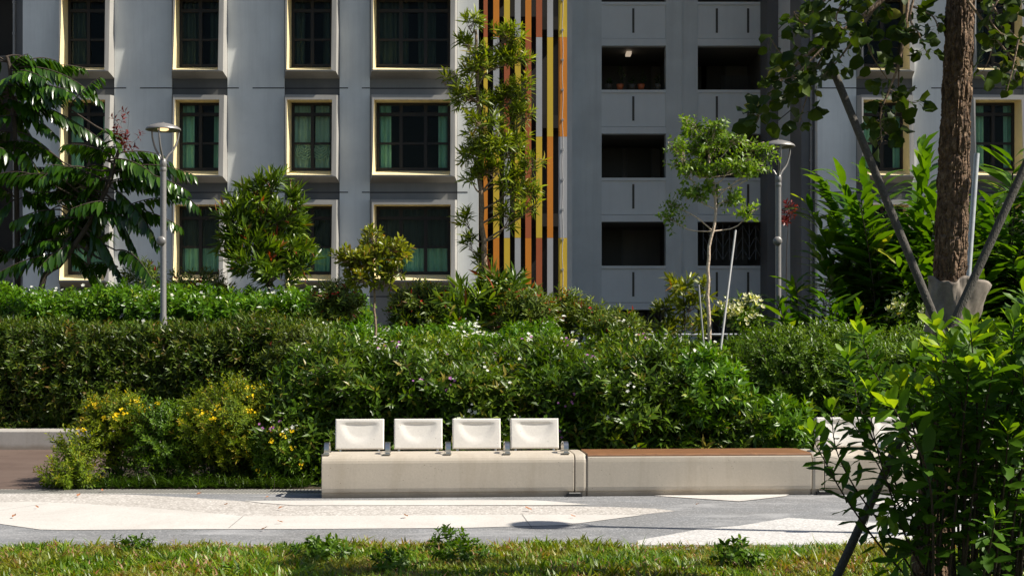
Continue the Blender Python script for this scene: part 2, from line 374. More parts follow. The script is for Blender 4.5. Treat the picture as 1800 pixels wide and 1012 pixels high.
def hedge_pts(n, x0, x1, y0, y1, ztop, rough=.12, seed=0, front=.45, base=0., depth=.3, xround=.4):
    """points on / just inside the skin of a hedge; ztop(x,y) height"""
    nt = int(n*(1-front)); nf = n-nt
    X = rng.uniform(x0, x1, nt); Y = rng.uniform(y0, y1, nt); Z = ztop(X, Y); top = np.stack([X,Y,Z],1)
    gx = (ztop(X+.1,Y)-Z)/.1; gy = (ztop(X,Y+.1)-Z)/.1; ntp = unit(np.stack([-gx,-gy,np.ones(nt)],1))
    X = rng.uniform(x0, x1, nf); zt = ztop(X, np.full(nf, y0+.05)); Z = base+(zt-base)*rng.uniform(0, 1, nf); fr = np.stack([X, np.full(nf, y0), Z],1)
    u = (Z-base)/np.maximum(.1, zt-base); fr[:,1] += .35*np.maximum(0,u-.7)**1.5 ; nfr = unit(np.stack([np.zeros(nf), -np.ones(nf), .25+.0*u],1))
    p = np.concatenate([top, fr]); nn = np.concatenate([ntp, nfr])
    d = vn(p, 2.1, seed)*rough+vn(p, 5.3, seed+3)*rough*.6
    p = p+nn*(d-np.abs(rng.normal(0, depth*.5, len(p))))[:,None]
    keep = p[:,2] > base+.02
    return p[keep], nn[keep]
def hedge(name, label, cat, x0, x1, y0, y1, ztop, tmpls, mat, n, scale=(.8,1.2), rough=.12, seed=0, base=0., front=.45, flowers=(), group=None, stemmat='bark_dark', depth=.3, up=.6, jit=.14):
    root = empty(name, ((x0+x1)/2, (y0+y1)/2, base), label, cat, group); o0 = np.array(root.location)
    p, nn = hedge_pts(n, x0, x1, y0, y1, ztop, rough, seed, front, base, depth)
    d = nn+np.array([0,0,up])+rng.normal(0,.45,(len(p),3))
    lb = LB(); lb.scatter(tmpls, p, d, rng.uniform(*scale, len(p)), jitter=jit)
    # side skins
    for xs, sg in ((x0,-1),(x1,1)):
        m = int(n*.5*(y1-y0)/(x1-x0+y1-y0)); Y = rng.uniform(y0,y1,m); zt = ztop(np.full(m,xs),Y); Z = base+(zt-base)*rng.uniform(.05,1,m)
        q = np.stack([xs-sg*np.abs(rng.normal(0,depth*.5,m)), Y, Z],1); dd = np.tile([sg*1.,0,.4],(m,1))+rng.normal(0,.45,(m,3))
        lb.scatter(tmpls, q, dd, rng.uniform(*scale, m), jitter=jit)
    lb.build('foliage', [LM[mat], M[stemmat]], root, o0)
    # solid core in dark twig colour, painting the shade inside the hedge
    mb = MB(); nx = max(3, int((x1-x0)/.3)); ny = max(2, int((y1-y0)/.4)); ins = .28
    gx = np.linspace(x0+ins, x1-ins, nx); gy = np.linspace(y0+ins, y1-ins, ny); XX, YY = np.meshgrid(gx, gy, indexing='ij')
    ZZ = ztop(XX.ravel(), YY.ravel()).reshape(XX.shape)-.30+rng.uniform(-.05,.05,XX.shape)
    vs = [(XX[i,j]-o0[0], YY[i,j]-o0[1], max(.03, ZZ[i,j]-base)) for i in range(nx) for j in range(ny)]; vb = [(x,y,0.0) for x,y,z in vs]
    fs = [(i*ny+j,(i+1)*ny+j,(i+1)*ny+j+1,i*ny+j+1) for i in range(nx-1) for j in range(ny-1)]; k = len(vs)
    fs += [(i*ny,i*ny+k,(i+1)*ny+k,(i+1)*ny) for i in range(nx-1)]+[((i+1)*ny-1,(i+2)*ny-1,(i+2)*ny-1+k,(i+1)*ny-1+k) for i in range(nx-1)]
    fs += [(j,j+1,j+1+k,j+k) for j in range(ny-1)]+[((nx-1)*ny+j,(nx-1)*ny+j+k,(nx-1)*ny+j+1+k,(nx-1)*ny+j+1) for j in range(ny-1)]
    mb.add(vs+vb, fs); mb.build('dark_inner_core', LM['core'], root)
    for fm, fn, fsz, fr in flowers:
        p, nn = hedge_pts(fn//5+1, x0, x1, y0, y1, ztop, rough, seed, fr, base+.25, .02)
        p = np.repeat(p, 5, 0)+rng.normal(0, .045, (len(p)*5,3)); nn = np.repeat(nn, 5, 0); p += nn*.17; p[:,2] += .05
        fl = LB(); fl.scatter([flower(5, fsz, fsz*.7, 75)], p, nn+rng.normal(0,.4,p.shape)+[0,-.5,.3], rng.uniform(.6,1.2,len(p)))
        fl.build('blossom', [LM[fm]], root, o0)
    return root

def curve_pts(pts, n):
    pts = np.asarray(pts, float)
    if len(pts) == 2: return np.linspace(pts[0], pts[1], n)
    out = []; m = len(pts)-1
    for i in range(n):
        t = i/(n-1)*m; k = min(int(t), m-1); u = t-k
        p0 = pts[max(k-1,0)]; p1 = pts[k]; p2 = pts[k+1]; p3 = pts[min(k+2,m)]
        out.append(.5*((2*p1)+(-p0+p2)*u+(2*p0-5*p1+4*p2-p3)*u*u+(-p0+3*p1-3*p2+p3)*u**3))
    return np.array(out)
def px3(lst, Y, dy=0.):
    """skeleton given as photo positions at a distance, each with its own depth offset"""
    return [P(a[0], a[1], Y+(a[2] if len(a) > 2 else dy)) for a in lst]
def bush(name, label, cat, c, rad, ntips, tmpls, mat, stemmat='bark_dark', base=None, group=None, scale=(.8,1.2), stems=8, stem_r=.012, up=.5, shell=.45, seed=0, flowers=(), jit=.12, along=0, trunk=None, sub=2, flat=0.0):
    """a plant whose shoots end inside an ellipsoidal crown, each fed by real branches"""
    c = np.array(c, float); rad = np.array(rad, float); base = np.array(base if base is not None else (c[0], c[1], 0.))
    LZ = tmpls[0][0][:,2].max()*sum(scale)/2; rad = np.maximum(rad*.45, rad-.55*LZ); c = c-np.array([0,0,.15*LZ])
    root = empty(name, tuple(base), label, cat, group); r = np.random.default_rng(seed+100)
    u = unit(r.normal(size=(ntips,3))); rr = r.uniform(shell**3, 1, ntips)**(1/3)
    p = u*rr[:,None]; wob = 1+.22*vn(u*1.0, 2.2, seed)+.12*vn(u, 5.1, seed+2); p = c+p*rad*wob[:,None]
    p[:,2] = np.maximum(p[:,2], .012+.03*np.abs(r.normal(size=len(p))))
    d = unit((p-c)/rad)+np.array([0,0,up])+r.normal(0,.3,(len(p),3))
    lb = LB(); lb.scatter(tmpls, p, d, r.uniform(*scale, len(p)), jitter=jit); lb.build('foliage' if trunk is None else 'crown', [LM[mat], M[stemmat]], root, base)
    mb = MB(); fork = c-np.array([0,0,rad[2]*.75]); b0 = Vector(base)
    if trunk is None: starts = [Vector(base+np.array([r.normal(0,.05),r.normal(0,.05),0])) for _ in range(stems)]
    limbs = []
    for i in range(stems):
        tip = Vector(c+unit(r.normal(size=3))*rad*.55)
        a = starts[i] if trunk is None else Vector(fork)
        mid = (a+tip)/2+Vector(r.normal(0,.06,3)*rad.mean()*2)
        cp = [Vector(q) for q in curve_pts([a,mid,tip], 7)]; limbs.append(cp)
        mb.tube([q-b0 for q in cp], [stem_r*(1-.75*k/6) for k in range(7)], 5)
        for s_ in range(sub):
            q0 = cp[r.integers(2,6)]; q1 = q0+Vector(unit(np.array(q0)-c+r.normal(0,.3,3)*rad)*rad*.5); mb.tube([q0-b0, (q0+q1)/2-b0+Vector(r.normal(0,.03,3)), q1-b0], [stem_r*.45, stem_r*.3, stem_r*.15], 4)
    # twigs to a share of the shoots
    allq = np.array([q for l in limbs for q in l[2:]])
    for q in p[:: max(1, len(p)//90)]:
        k = np.argmin(((allq-q)**2).sum(1)); a = Vector(allq[k]); mb.tube([a-b0, (a+Vector(q))/2-b0+Vector((0,0,-.02)), Vector(q)-b0], [stem_r*.3, stem_r*.22, stem_r*.12], 3, caps=False)
    mb.build('branches' if trunk is not None else 'stems', M[stemmat], root)
    if trunk is not None:
        tp, tr = trunk; t = MB(); cp = curve_pts([tuple(q) for q in tp], 14); w = r.normal(0, tr*.25, (14,3)); w[0] = w[-1] = 0
        t.tube([Vector(q)-b0 for q in cp+w], [tr*(1-.45*k/13) for k in range(14)], 8); t.build('trunk', M[stemmat], root)
    for fm, fn, fsz, tz in flowers:
        k = r.integers(0, len(p), fn//6+1); q = p[k]; q = q[(q[:,2] > c[2]+rad[2]*tz)]
        q = q+unit(q-c)*.17+[0,-.03,.07]; q = np.repeat(q, 6, 0)+r.normal(0, fsz*1.0, (len(q)*6,3)); fl = LB()
        if len(q): fl.scatter([flower(5, fsz, fsz*.75, 60, 0, -.2)], q, unit(q-c)+r.normal(0,.4,q.shape)+[0,-.4,.3], r.uniform(.6,1.2,len(q))); fl.build('blossom', [LM[fm]], root, base)
    return root
#@@SETTING
# ------------------------------------------------------------------ setting
def sheet(name, poly, z, mat, kind='structure', thick=None):
    mb = MB(); n = len(poly); mb.add([(p[0], p[1], z) for p in poly], [list(range(n))])
    o = mb.build(name, mat); me = o.data
    if me.polygons[0].normal.z < 0: me.flip_normals()
    return tag(o, kind=kind)
sheet('ground', [(-400,-300),(400,-300),(400,400),(-400,400)], -.012, M['soil'])
sheet('lawn', [(-30,-3),(30,-3),(30,10.34),(-30,10.34)], .0, M['turf'])
Y_F = 10.22
sheet('footpath', [(-30,Y_F),(30,Y_F),(30,14.55),(4.2,14.42),(-1.75,14.3),(-2.2,14.38),(-30,14.38)], .006, M['path_grey'])
def inlay(name, px, mat, z=.008): return sheet(name, [G(*p)[:2] for p in px], z, mat)
inlay('path_pebble_inlay', [(-260,868),(0,868.5),(120,868.5),(230,870),(330,875),(430,882),(520,888.5),(700,889.5),(960,890),(1080,892),(1150,894.5),(1188,899),(1120,906),(1040,912),(700,908),(430,908),(330,900),(140,887),(0,887),(-260,892)], M['path_pebble'])
inlay('path_white_inlay', [(-260,886),(0,884),(60,883.2),(130,885.5),(240,892),(340,900),(430,908.5),(560,907.5),(900,906),(1000,905.8),(1130,906.4),(1040,918),(995,924),(820,929),(560,931),(300,931.5),(120,933),(70,932),(0,922),(-120,917),(-260,915)], M['path_white'], .010)
inlay('path_white_inlay', [(430,881.6),(600,880.8),(930,880.4),(960,882),(1035,888),(1000,889.4),(800,889.6),(520,889.8),(460,885.5)], M['path_white'], .012)
inlay('path_pale_inlay', [(1120,951),(1230,931),(1300,925),(1385,911),(1440,914),(1530,919),(1640,924),(1900,928),(1900,948),(1640,958),(1120,959)], M['path_pale'])
inlay('path_white_inlay', [(1150,872.6),(1240,869.5),(1390,869.0),(1380,873.5),(1300,882.5)], M['path_white'], .012)
inlay('path_white_inlay', [(1530,885),(1620,873),(1800,872),(1800,890),(1560,892)], M['path_white'], .012)
# saw cuts in the paving
for a, b in (((428,908.5),(402,930)), ((918,906),(935,930)), ((0,899),(85,886))):
    p, q = G(*a), G(*b); d = (q-p).normalized(); s = Vector((-d.y, d.x, 0))*.0018
    tag(MB().add([tuple(v)[:2]+(.0135,) for v in (p-s, q-s, q+s, p+s)], [(0,1,2,3)]).build('paving_joint', M['groove']), kind='structure')
# drainage channel cover behind the path, left
dr = empty('drain_cover', (-5,13.97,0), 'long narrow grey slotted drain cover along the rear edge of the path', 'drain cover')
mb = MB(); mb.box(-9,3.9,-.03,.40,0,.009); mb.build('frame', M['drain'], dr)
mb = MB()
for i in range(170): x = -3+i*.036; mb.add([(x,.02,.0115),(x+.011,.02,.0115),(x+.05,.36,.0115),(x+.039,.36,.0115)], [(0,1,2,3)])
mb.build('slots', M['black'], dr)
# brown paved side path and planter wall on the left
sheet('side_path', [(-30,14.40),(-6.0,14.40),(-4.6,14.40),(-4.9,19.75),(-30,19.75)], .004, M['tiles'])
pw = MB(); prof = [(0,0),(0,.25),(.02,.275),(.05,.285),(.30,.285),(.32,.27),(.32,0)]
vs = [(x, 19.7+y, z) for x in (-30.,-4.9) for y, z in prof]; k = len(prof)
pw.add(vs, [(i, i+k, i+1+k, i+1) for i in range(k-1)]+[list(range(k)), list(range(k, 2*k))[::-1]])
tag(pw.build('planter_wall', M['planter']), 'low grey concrete planter wall beside the brown side path', 'planter wall')

# ------------------------------------------------------------------ building
B = empty('apartment_building', (0,38,0), 'grey-blue apartment block with cream-lined windows, coloured fins and a shaded stair core', 'building')
YF = 38.0; zf = lambda py, Y=YF: EYE-(py-HZ)/F*Y; xf = lambda px, Y=YF: (px-900)/F*Y
TOP = 21.0
def bpart(mb, name, mat, parent=B, **k): return mb.build(name, mat, parent, world=True, **k)
rows = [-3,-2,-1,0,1]; PITCH = 183*YF/F
cols = [(-92,4),(105,201),(302,400),(500,597),(650,804),(1505,1604),(1702,1801),(1899,1998)]
piers = [(-400,-92),(201,302),(400,500),(597,650),(804,841),(1437,1505),(1604,1702),(1801,1899),(1998,2500)]
piers[0:1] = [(-400,-130)]; piers.insert(1, (40,105)); cols = cols[1:]
mb = MB()
for a, b in piers: mb.box(xf(a), xf(b), YF, YF+.5, 0, TOP)
bpart(mb, 'wall', M['wall'])
for a, b in cols:
    zs = [zf(168+183*r) for r in rows]; ze = [zf(320+183*r) for r in rows]
    for z0, z1 in [(zs[0], TOP)]+[(zs[i+1]-.02, ze[i]+.02) for i in range(len(rows)-1)]+[(0, ze[-1]+.02)]:
        bpart(MB().box(xf(a), xf(b), YF+.05, YF+.45, z0, z1), 'spandrel', M['panel'] if b-a > 120 else M['panel_dark'])
for r in (-3,-2,-1,0,1,2):
    z = zf(155+183*r)
    for a, b in ((40,222),(246,420),(444,612),(636,822),(1437,1612),(1637,1812),(1837,2300)):
        mb = MB()
        for c, d in [(a,b)]:
            # follow pier and spandrel planes
            cuts = sorted(set([c,d]+[q for q in sum(map(list, cols), []) if c < q < d]))
            for e, f in zip(cuts, cuts[1:]):
                inn = any(l <= (e+f)/2 <= h for l, h in cols); y = YF+(.05 if inn else 0)
                mb.box(xf(e)+.001, xf(f)-.001, y-.004, y+.02, z-.014, z+.014)
        bpart(mb, 'wall_joint', M['groove'])
# window kinds
rr = random.Random(5)
def window(a, b, r, wide):
    # front rim (proud of the piers), sloping cream reveal, dark sash, panes, curtains
    pt, pb = .25, .37                                   # the surround leans out a little at the foot
    X0, X1 = xf(a), xf(b); Z1, Z0 = zf(168+183*r), zf(320+183*r)
    jit = [rr.uniform(-.03,.03) for _ in range(4)]
    O = [(X0+.075+jit[0],YF-pt,Z1-.02),(X1-.05+jit[1]*.3,YF-pt,Z1-.03),(X1-.05,YF-pb,Z0+.10),(X0+.085,YF-pb,Z0+.11)]
    ib = [(X0+.125+jit[0],YF-pt-.006,Z1-.155),(X1-.17,YF-pt-.006,Z1-.155),(X1-.17-jit[2]*.4,YF-pb-.006,Z0+.145),(X0+.115+jit[3]*.5,YF-pb-.006,Z0+.15)]
    g0, g1, h0, h1 = X0+.16, X1-.20, Z0+.33, Z1-.16; Yg = YF+.26
    Gk = [(g0,Yg,h1),(g1,Yg,h1),(g1,Yg,h0),(g0,Yg,h0)]
    w = MB(); nx = lambda i: (i+1)%4
    Ob = [(X0,YF+.06,Z1),(X1,YF+.06,Z1),(X1,YF+.06,Z0-.02),(X0,YF+.06,Z0-.02)]
    w.add(O+ib+Ob, [(i, 4+i, 4+nx(i), nx(i)) for i in range(4)]+[(8+i, i, nx(i), 8+nx(i)) for i in range(4)])
    o = bpart(w, 'window', M['surround'])
    rv = MB(); rv.add(ib+Gk, [(i, 4+i, 4+nx(i), nx(i)) for i in range(4)]); bpart(rv, 'reveal', M['cream'], o)
    s = MB(); t = .075; Ys = Yg-.06; H = h1-h0
    s.box(g0+.002, g0+t, Ys, Yg, h0+.002, h1-.002); s.box(g1-t, g1-.002, Ys, Yg, h0+.002, h1-.002)
    s.box(g0+t, g1-t, Ys+.002, Yg, h1-t, h1-.002); s.box(g0+t, g1-t, Ys+.002, Yg, h0+.002, h0+t)
    s.box(g0+t, g1-t, Ys+.004, Yg, h1-.17*H-.05, h1-.17*H+.04); s.box(g0+t, g1-t, Ys+.006, Yg, h0+.40*H-.03, h0+.40*H+.03)
    n = 3 if wide else 2
    for i in range(1, n):
        x = g0+(g1-g0)*i/n; s.box(x-.045, x+.045, Ys-.004, Yg+.004, h0+t, h1-t)
    bpart(s, 'sash_frame', M['sash'], o)
    gl = MB(); gl.box(g0+.01, g1-.01, Yg-.022, Yg-.014, h0+.01, h1-.01); bpart(gl, 'pane', M['glass'], o)
    # room
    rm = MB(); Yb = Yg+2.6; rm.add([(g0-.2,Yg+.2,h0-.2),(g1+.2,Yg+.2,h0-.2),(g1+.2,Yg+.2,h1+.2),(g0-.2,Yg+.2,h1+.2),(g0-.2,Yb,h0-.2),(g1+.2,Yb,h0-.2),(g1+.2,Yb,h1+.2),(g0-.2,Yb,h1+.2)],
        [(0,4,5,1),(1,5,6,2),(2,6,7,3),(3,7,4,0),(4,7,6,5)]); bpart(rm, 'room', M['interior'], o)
    def curtain(x0, x1, z0, z1, m, name='curtain', amp=.035):
        c = MB(); k = max(8, int((x1-x0)/.025)); ph = rr.uniform(0,6); y0 = Yg+.13
        top = [(x0+(x1-x0)*i/k, y0+amp*math.sin(i*1.05+ph+.5*math.sin(i*.31)), z1) for i in range(k+1)]
        bot = [(x0+(x1-x0)*i/k+.02*math.sin(i*.4+ph), y0+1.5*amp*math.sin(i*1.05+ph+.6*math.sin(i*.31)), z0) for i in range(k+1)]
        c.add(top+bot, [(i,i+1,k+2+i,k+1+i) for i in range(k)], 0, True); bpart(c, name, m, o)
    W = g1-g0; kind = 'open'
    if r == 0:
        if wide: curtain(g0+.02,g0+W*.19,h0,h1,M['curtain']); curtain(g1-W*.17,g1-.02,h0,h1,M['curtain'])
        elif a < 350 or a > 1000: curtain(g0+.02,g0+W*.33,h0,h1,M['curtain']); curtain(g1-W*.2,g1-.02,h0,h1,M['curtain'])
        else:
            curtain(g0+.02,g0+W*.47,h0,h1,M['curtain_pale']); curtain(g0+W*.56,g1-.02,h0,h1,M['curtain_pale'])
            c = MB()      # scalloped swag in front of the lower panes
            for cx in (g0+W*.3, g0+W*.68):
                for j in range(5):
                    q = .10+.055*j; c.tube([(cx-q, Yg+.06, h0+.72), (cx-q*.7, Yg+.045, h0+.72-q*.9), (cx, Yg+.04, h0+.72-q*1.35), (cx+q*.7, Yg+.045, h0+.72-q*.9), (cx+q, Yg+.06, h0+.72)], .018, 6)
            bpart(c, 'swag', M['curtain_pale'], o)
    elif r == 1:
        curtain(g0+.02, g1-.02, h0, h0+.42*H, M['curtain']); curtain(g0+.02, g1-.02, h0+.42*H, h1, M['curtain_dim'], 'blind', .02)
    else:
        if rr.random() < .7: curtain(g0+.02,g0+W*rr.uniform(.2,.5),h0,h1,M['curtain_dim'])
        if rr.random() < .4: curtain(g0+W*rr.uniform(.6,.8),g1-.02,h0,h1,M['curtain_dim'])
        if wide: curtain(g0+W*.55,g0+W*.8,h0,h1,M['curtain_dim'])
for r in rows:
    for a, b in cols: window(a, b, r, b-a > 120)
# coloured vertical fins
FY = YF+.36
fx = [(850,857),(867,877.5),(886,896.3),(905,915.3),(923.5,934),(942.5,953),(962,972.3),(982,997)]
segs = ['rybo','oyoy' ,'yrgy','gyyg','orro','rgyr','gyog','yogy']
segs = [['r','y','o','o'],['o','g','y','o'],['y','r','g','y'],['g','y','y','g'],['o','r','r','o'],['r','g','y','r'],['g','y','o','g'],['y','o','g','y']]
cm = {'y':0,'o':1,'r':2,'g':3}; zb = [TOP, zf(65), zf(240), zf(418), 2.3]
for (a, b), sg in zip(fx, segs):
    mb = MB()
    for k in range(4):
        z1, z0 = zb[k], zb[k+1]
        if k == 0:
            zz = z1; q = 0; seq = [sg[0], sg[2], sg[1]]
            edges = [z0, z0+2.66, z0+5.3, z1]
            for e in range(3): mb.box(xf(a), xf(b), FY-.30, FY, edges[e]+.004, edges[e+1], cm[seq[e]])
        else: mb.box(xf(a), xf(b), FY-.30, FY, z0+.004, z1, cm[sg[k]])
    bpart(mb, 'fin', [M['fin_y'], M['fin_o'], M['fin_r'], M['fin_g']])
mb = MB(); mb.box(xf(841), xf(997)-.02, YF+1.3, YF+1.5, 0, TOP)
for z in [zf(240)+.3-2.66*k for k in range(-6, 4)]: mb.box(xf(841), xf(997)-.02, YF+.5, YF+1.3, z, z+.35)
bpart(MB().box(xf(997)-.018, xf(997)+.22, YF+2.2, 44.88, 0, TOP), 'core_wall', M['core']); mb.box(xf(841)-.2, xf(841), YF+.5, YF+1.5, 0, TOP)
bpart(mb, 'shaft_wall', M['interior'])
cb = MB(); cx = xf(989)
cb.tube([(cx+.012*math.sin(i*1.3), FY-.325, .5+i*.25) for i in range(82)], .012, 5)
for i in range(24): cb.box(cx-.03, cx+.03, FY-.335, FY-.302, 1+i*.8, 1.05+i*.8)
bpart(cb, 'conductor_strap', M['pipe'])
# stair core, set back 6.9 m
YB = 44.9; xb = lambda px: xf(px, YB); zbk = lambda py: zf(py, YB)
mb = MB()
for a, b in ((998,1057.5),(1170.5,1226.5),(1345,1362)): mb.box(xb(a), xb(b), YB, YB+.5, 0, TOP+1)
bpart(mb, 'core_wall', M['core'])
SP = 154.5
for bi, (a, b) in enumerate(((1057.5,1170.5),(1226.5,1345))):
    x0, x1 = xb(a), xb(b)
    for r in range(-4, 4):
        o_ = 158+SP*(r-1)+SP     # parapet top
        if r == 3: continue
        zt, zbm = zbk(o_), zbk(o_+77)
        mb = MB(); mb.box(x0, x1, YB+.06, YB+.22, zbk(o_+64), zt-.09)
        mb.box(x0, x1, YB+.005, YB+.26, zt-.09, zt); mb.box(x0, x1, YB+.012, YB+.3, zbm, zbk(o_+65))
        par = bpart(mb, 'parapet', M['parapet'])
        for c in ((1113.5,) if bi == 0 else (1260.5,1315.5)): bpart(MB().box(xb(c)-.035, xb(c)+.035, YB+.05, YB+.055, zbk(o_+54), zbk(o_+11)), 'slot', M['slot'], par)
    z = zbk(547); mb = MB()
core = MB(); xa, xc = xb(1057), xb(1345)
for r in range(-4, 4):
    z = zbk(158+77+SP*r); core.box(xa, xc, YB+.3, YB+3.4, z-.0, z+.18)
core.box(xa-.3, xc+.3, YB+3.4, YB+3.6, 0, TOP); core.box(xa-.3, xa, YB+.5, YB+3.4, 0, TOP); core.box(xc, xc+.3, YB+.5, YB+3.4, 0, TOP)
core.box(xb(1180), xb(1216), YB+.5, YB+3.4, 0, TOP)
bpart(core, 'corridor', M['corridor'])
for i, (px, py) in enumerate(((1085,157),(1140,157),(1245,157),(1280,157),(1085,312),(1140,312),(1250,312),(1085,466),(1245,466))):
    dd = MB(); x = xb(px); z = zbk(py)-.45; dd.box(x-.45, x+.45, YB+3.36, YB+3.398, z, z+2.05); dd.box(x-.40, x+.40, YB+3.345, YB+3.359, z+.05, z+2.0, 1); bpart(dd, 'corridor_door', [M['dark_pier'], M['slot']])

# louvre grille and patterned gate seen in the right bay
lv = MB(); z0, z1 = zbk(152), zbk(106)
for i in range(22): x = xb(1290)+i*.045; lv.box(x, x+.018, YB+2.6, YB+2.65, z0, z1)
bpart(lv, 'louvre', M['dark_pier'])
for bay, zr in (((1240,1345), (455,393)), ((1062,1165), (590,548)), ((1232,1342),(590,548))):
    gt = MB(); x0, x1 = xb(bay[0]), xb(bay[1]); z0, z1 = zbk(zr[0]), zbk(zr[1]); n = 9
    for i in range(n+1): x = x0+(x1-x0)*i/n; gt.box(x-.015, x+.015, YB+.5, YB+.53, z0, z1)
    for i in range(n):
        xA = x0+(x1-x0)*i/n; xB = x0+(x1-x0)*(i+1)/n
        for k in range(3):
            za = z0+(z1-z0)*k/3; zc = z0+(z1-z0)*(k+1)/3; gt.tube([(xA,YB+.51,za),(xB,YB+.51,zc)] if i%2 else [(xA,YB+.51,zc),(xB,YB+.51,za)], .014, 4)
    bpart(gt, 'grille', M['dark_pier'])
# corridor light
cl = MB(); p = P(1107, 93, 45.6); cl.box(p.x-.10, p.x+.06, p.y, p.y+.5, p.z-.03, p.z+.05); bpart(cl, 'corridor_light', emis('corridor_lamp_glow', (1,.8,.6), .3))
# downpipes on the core
for px in (1199.5,):
    d = MB(); d.tube([(xb(px), YB-.012, 0), (xb(px), YB-.012, TOP)], .022, 6, caps=False)
    for i in range(20): d.box(xb(px)-.035, xb(px)+.035, YB-.04, YB-.001, i*1.05, i*1.05+.03)
    bpart(d, 'downpipe', M['core'])
# return wall of the right block (its flank towards the core), dark corner pier with pipe
mb = MB(); mb.box(xf(1437), xf(1437)+.5, YF+.5, YB+4, 0, TOP); bpart(mb, 'flank_wall', M['flank'])
mb = MB(); mb.box(xf(1408, 38.4), xf(1437), YF+.35, YF+1.9, 0, TOP); bpart(mb, 'corner_pier', M['dark_pier'])
mb = MB(); mb.box(xf(1345,44), xf(1366,44.0), 43.6, 44.85, 0, TOP); bpart(mb, 'corner_pier', M['dark_pier'])
mb = MB(); xw = xf(1437)-.001
for r in (-3,-2,-1,0,1,2):
    z = zf(155+183*r); bpart(MB().box(xw-.006, xw+.02, YF+1.92, YB, z-.014, z+.014), 'wall_joint', M['groove'])
def pipe(px, Y, r=.035):
    d = MB(); x = xf(px, Y); d.tube([(x, Y, 0), (x, Y, TOP)], r, 10, caps=False)
    for i in range(24): d.tube([(x, Y, .4+i*.85), (x, Y, .46+i*.85)], r*1.35, 10)
    bpart(d, 'downpipe', M['lamp_metal'])
pipe(1426, YF+.30); pipe(25, YF+.30)
mb = MB(); mb.box(xf(17), xf(40), YF+.35, YF+2.4, 0, TOP); bpart(mb, 'corner_pier', M['dark_pier'])
# recessed balcony bay at the far left
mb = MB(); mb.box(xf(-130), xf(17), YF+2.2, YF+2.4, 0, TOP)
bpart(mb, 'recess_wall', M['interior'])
for r in (-3,-2,-1,0,1,2):
    z = zf(83+183*r); mb = MB(); mb.box(xf(-130), xf(17), YF+1.2, YF+1.35, z-.7, z-.04); mb.box(xf(-130), xf(17), YF+1.15, YF+1.4, z-.04, z)
    bpart(mb, 'balcony_front', M['dark_pier'])
mb = MB(); mb.box(xf(-400), xf(2500), YF+.0, YF+9.5, TOP+1, TOP+1.4); mb.box(xf(-400), xf(997), YF+.02, YF+.5, TOP, TOP+1); mb.box(xf(1437), xf(2500), YF+.02, YF+.5, TOP, TOP+1)
bpart(mb, 'roof', M['surround'])
# pots on the corridor parapet
for i, (px, h, kind) in enumerate(((1070,.20,'low tuft of leaves in'),(1090,.62,'tall spindly plant in'),(1111,.28,'small round plant in'),(1127,.45,'leaning two-stemmed plant in'),(1156,.38,'bushy plant in'))):
    p = P(px, 157.5, YB+.14); t = empty('potted_plant', p, kind+' '+['a dark pot, leftmost','a red pot, second from the left','a dark pot, third from the left','a red pot, fourth from the left','a dark pot, rightmost'][i]+' on the corridor parapet', 'potted plant', 'potted plants on the corridor parapet')
    m = MB(); m.lathe([(.0,0),(.085,0),(.12,.16),(.10,.16),(.10,.13),(0,.13)], 12); m.build('pot', M['fin_r'] if i in (1,3) else M['slot'], t)
    lb = LB(); lb.addt(sprig(14, h, .14, .05, 'lance', 1, seed=i), [[0,0,.13]], [[rr.uniform(-.2,.2),0,1]], [1.]); lb.addt(sprig(9, h*.6, .14, .05, 'lance', 1, seed=i+9), [[0,0,.13]], [[.4,0,1]], [1.])
    lb.build('foliage', [LM['pinnate'], M['bark_dark']], t)
# ------------------------------------------------------------------ railing
def railing():
    Y = 26.; x0, x1 = -2., 5.2; t = empty('railing', ((x0+x1)/2, Y, 0), 'thin white handrail in front of the shaded stair core', 'railing')
    o = Vector(((x0+x1)/2, Y, 0)); z = P(0,588,Y).z
    m = MB(); m.tube([Vector((x0,Y,z))-o, Vector((x1,Y,z))-o], .022, 8); m.build('handrail', M['stake_pale'], t)
    for i in range(7): x = x0+.1+(x1-x0-.2)*i/6; MB().tube([Vector((x,Y,0))-o, Vector((x,Y,z-.02))-o], .018, 8).build('post', M['stake_pale'], t)
railing()
#@@BENCH
def bench_body(L, insert=None, name='bench_body'):
    """profile swept along X from 0 to L; insert=(a,b): lowered part of the top that takes the timber"""
    prof = [(.035,0),(.035,.050),(.012,.062),(.006,.10),(0,.36),(.004,.385),(.016,.410),(.036,.428),(.065,.439),(.10,.443),(.56,.443),(.60,.436),(.625,.41),(.63,.37),(.63,0)]; ZS = .926
    low =  [(.035,0),(.035,.050),(.012,.062),(.006,.10),(0,.36),(.001,.385),(.003,.406),(.006,.413),(.012,.417),(.05,.417),(.56,.417),(.60,.416),(.625,.405),(.63,.37),(.63,0)]
    def ring(x, pr, ins=0):
        cy, cz = .315, .2; return [(x, cy+(y-cy)*(1-ins/.315), ZS*(z if z < .05 else z-ins*(z>.3))) for y, z in pr]
    st = [(0,prof,.006),(.002,prof,.002),(.006,prof,0)]
    if insert:
        a, b = insert; st += [(a-.03,prof,0),(a-.008,prof,.006),(a,prof,.02),(a+.012,low,0),(b-.012,low,0),(b,prof,.02),(b+.008,prof,.006),(b+.03,prof,0)]
    st += [(L-.006,prof,0),(L-.002,prof,.002),(L,prof,.006)]
    m = MB(); k = len(prof); vs = []
    for x, pr, ins in st: vs += ring(x, pr, ins)
    m.add(vs, [(i*k+j, i*k+j+1, (i+1)*k+j+1, (i+1)*k+j) for i in range(len(st)-1) for j in range(k-1)], 0, False)
    m.add(vs[:k], [list(range(k))[::-1]]); m.add(vs[-k:], [list(range(k))]); return m
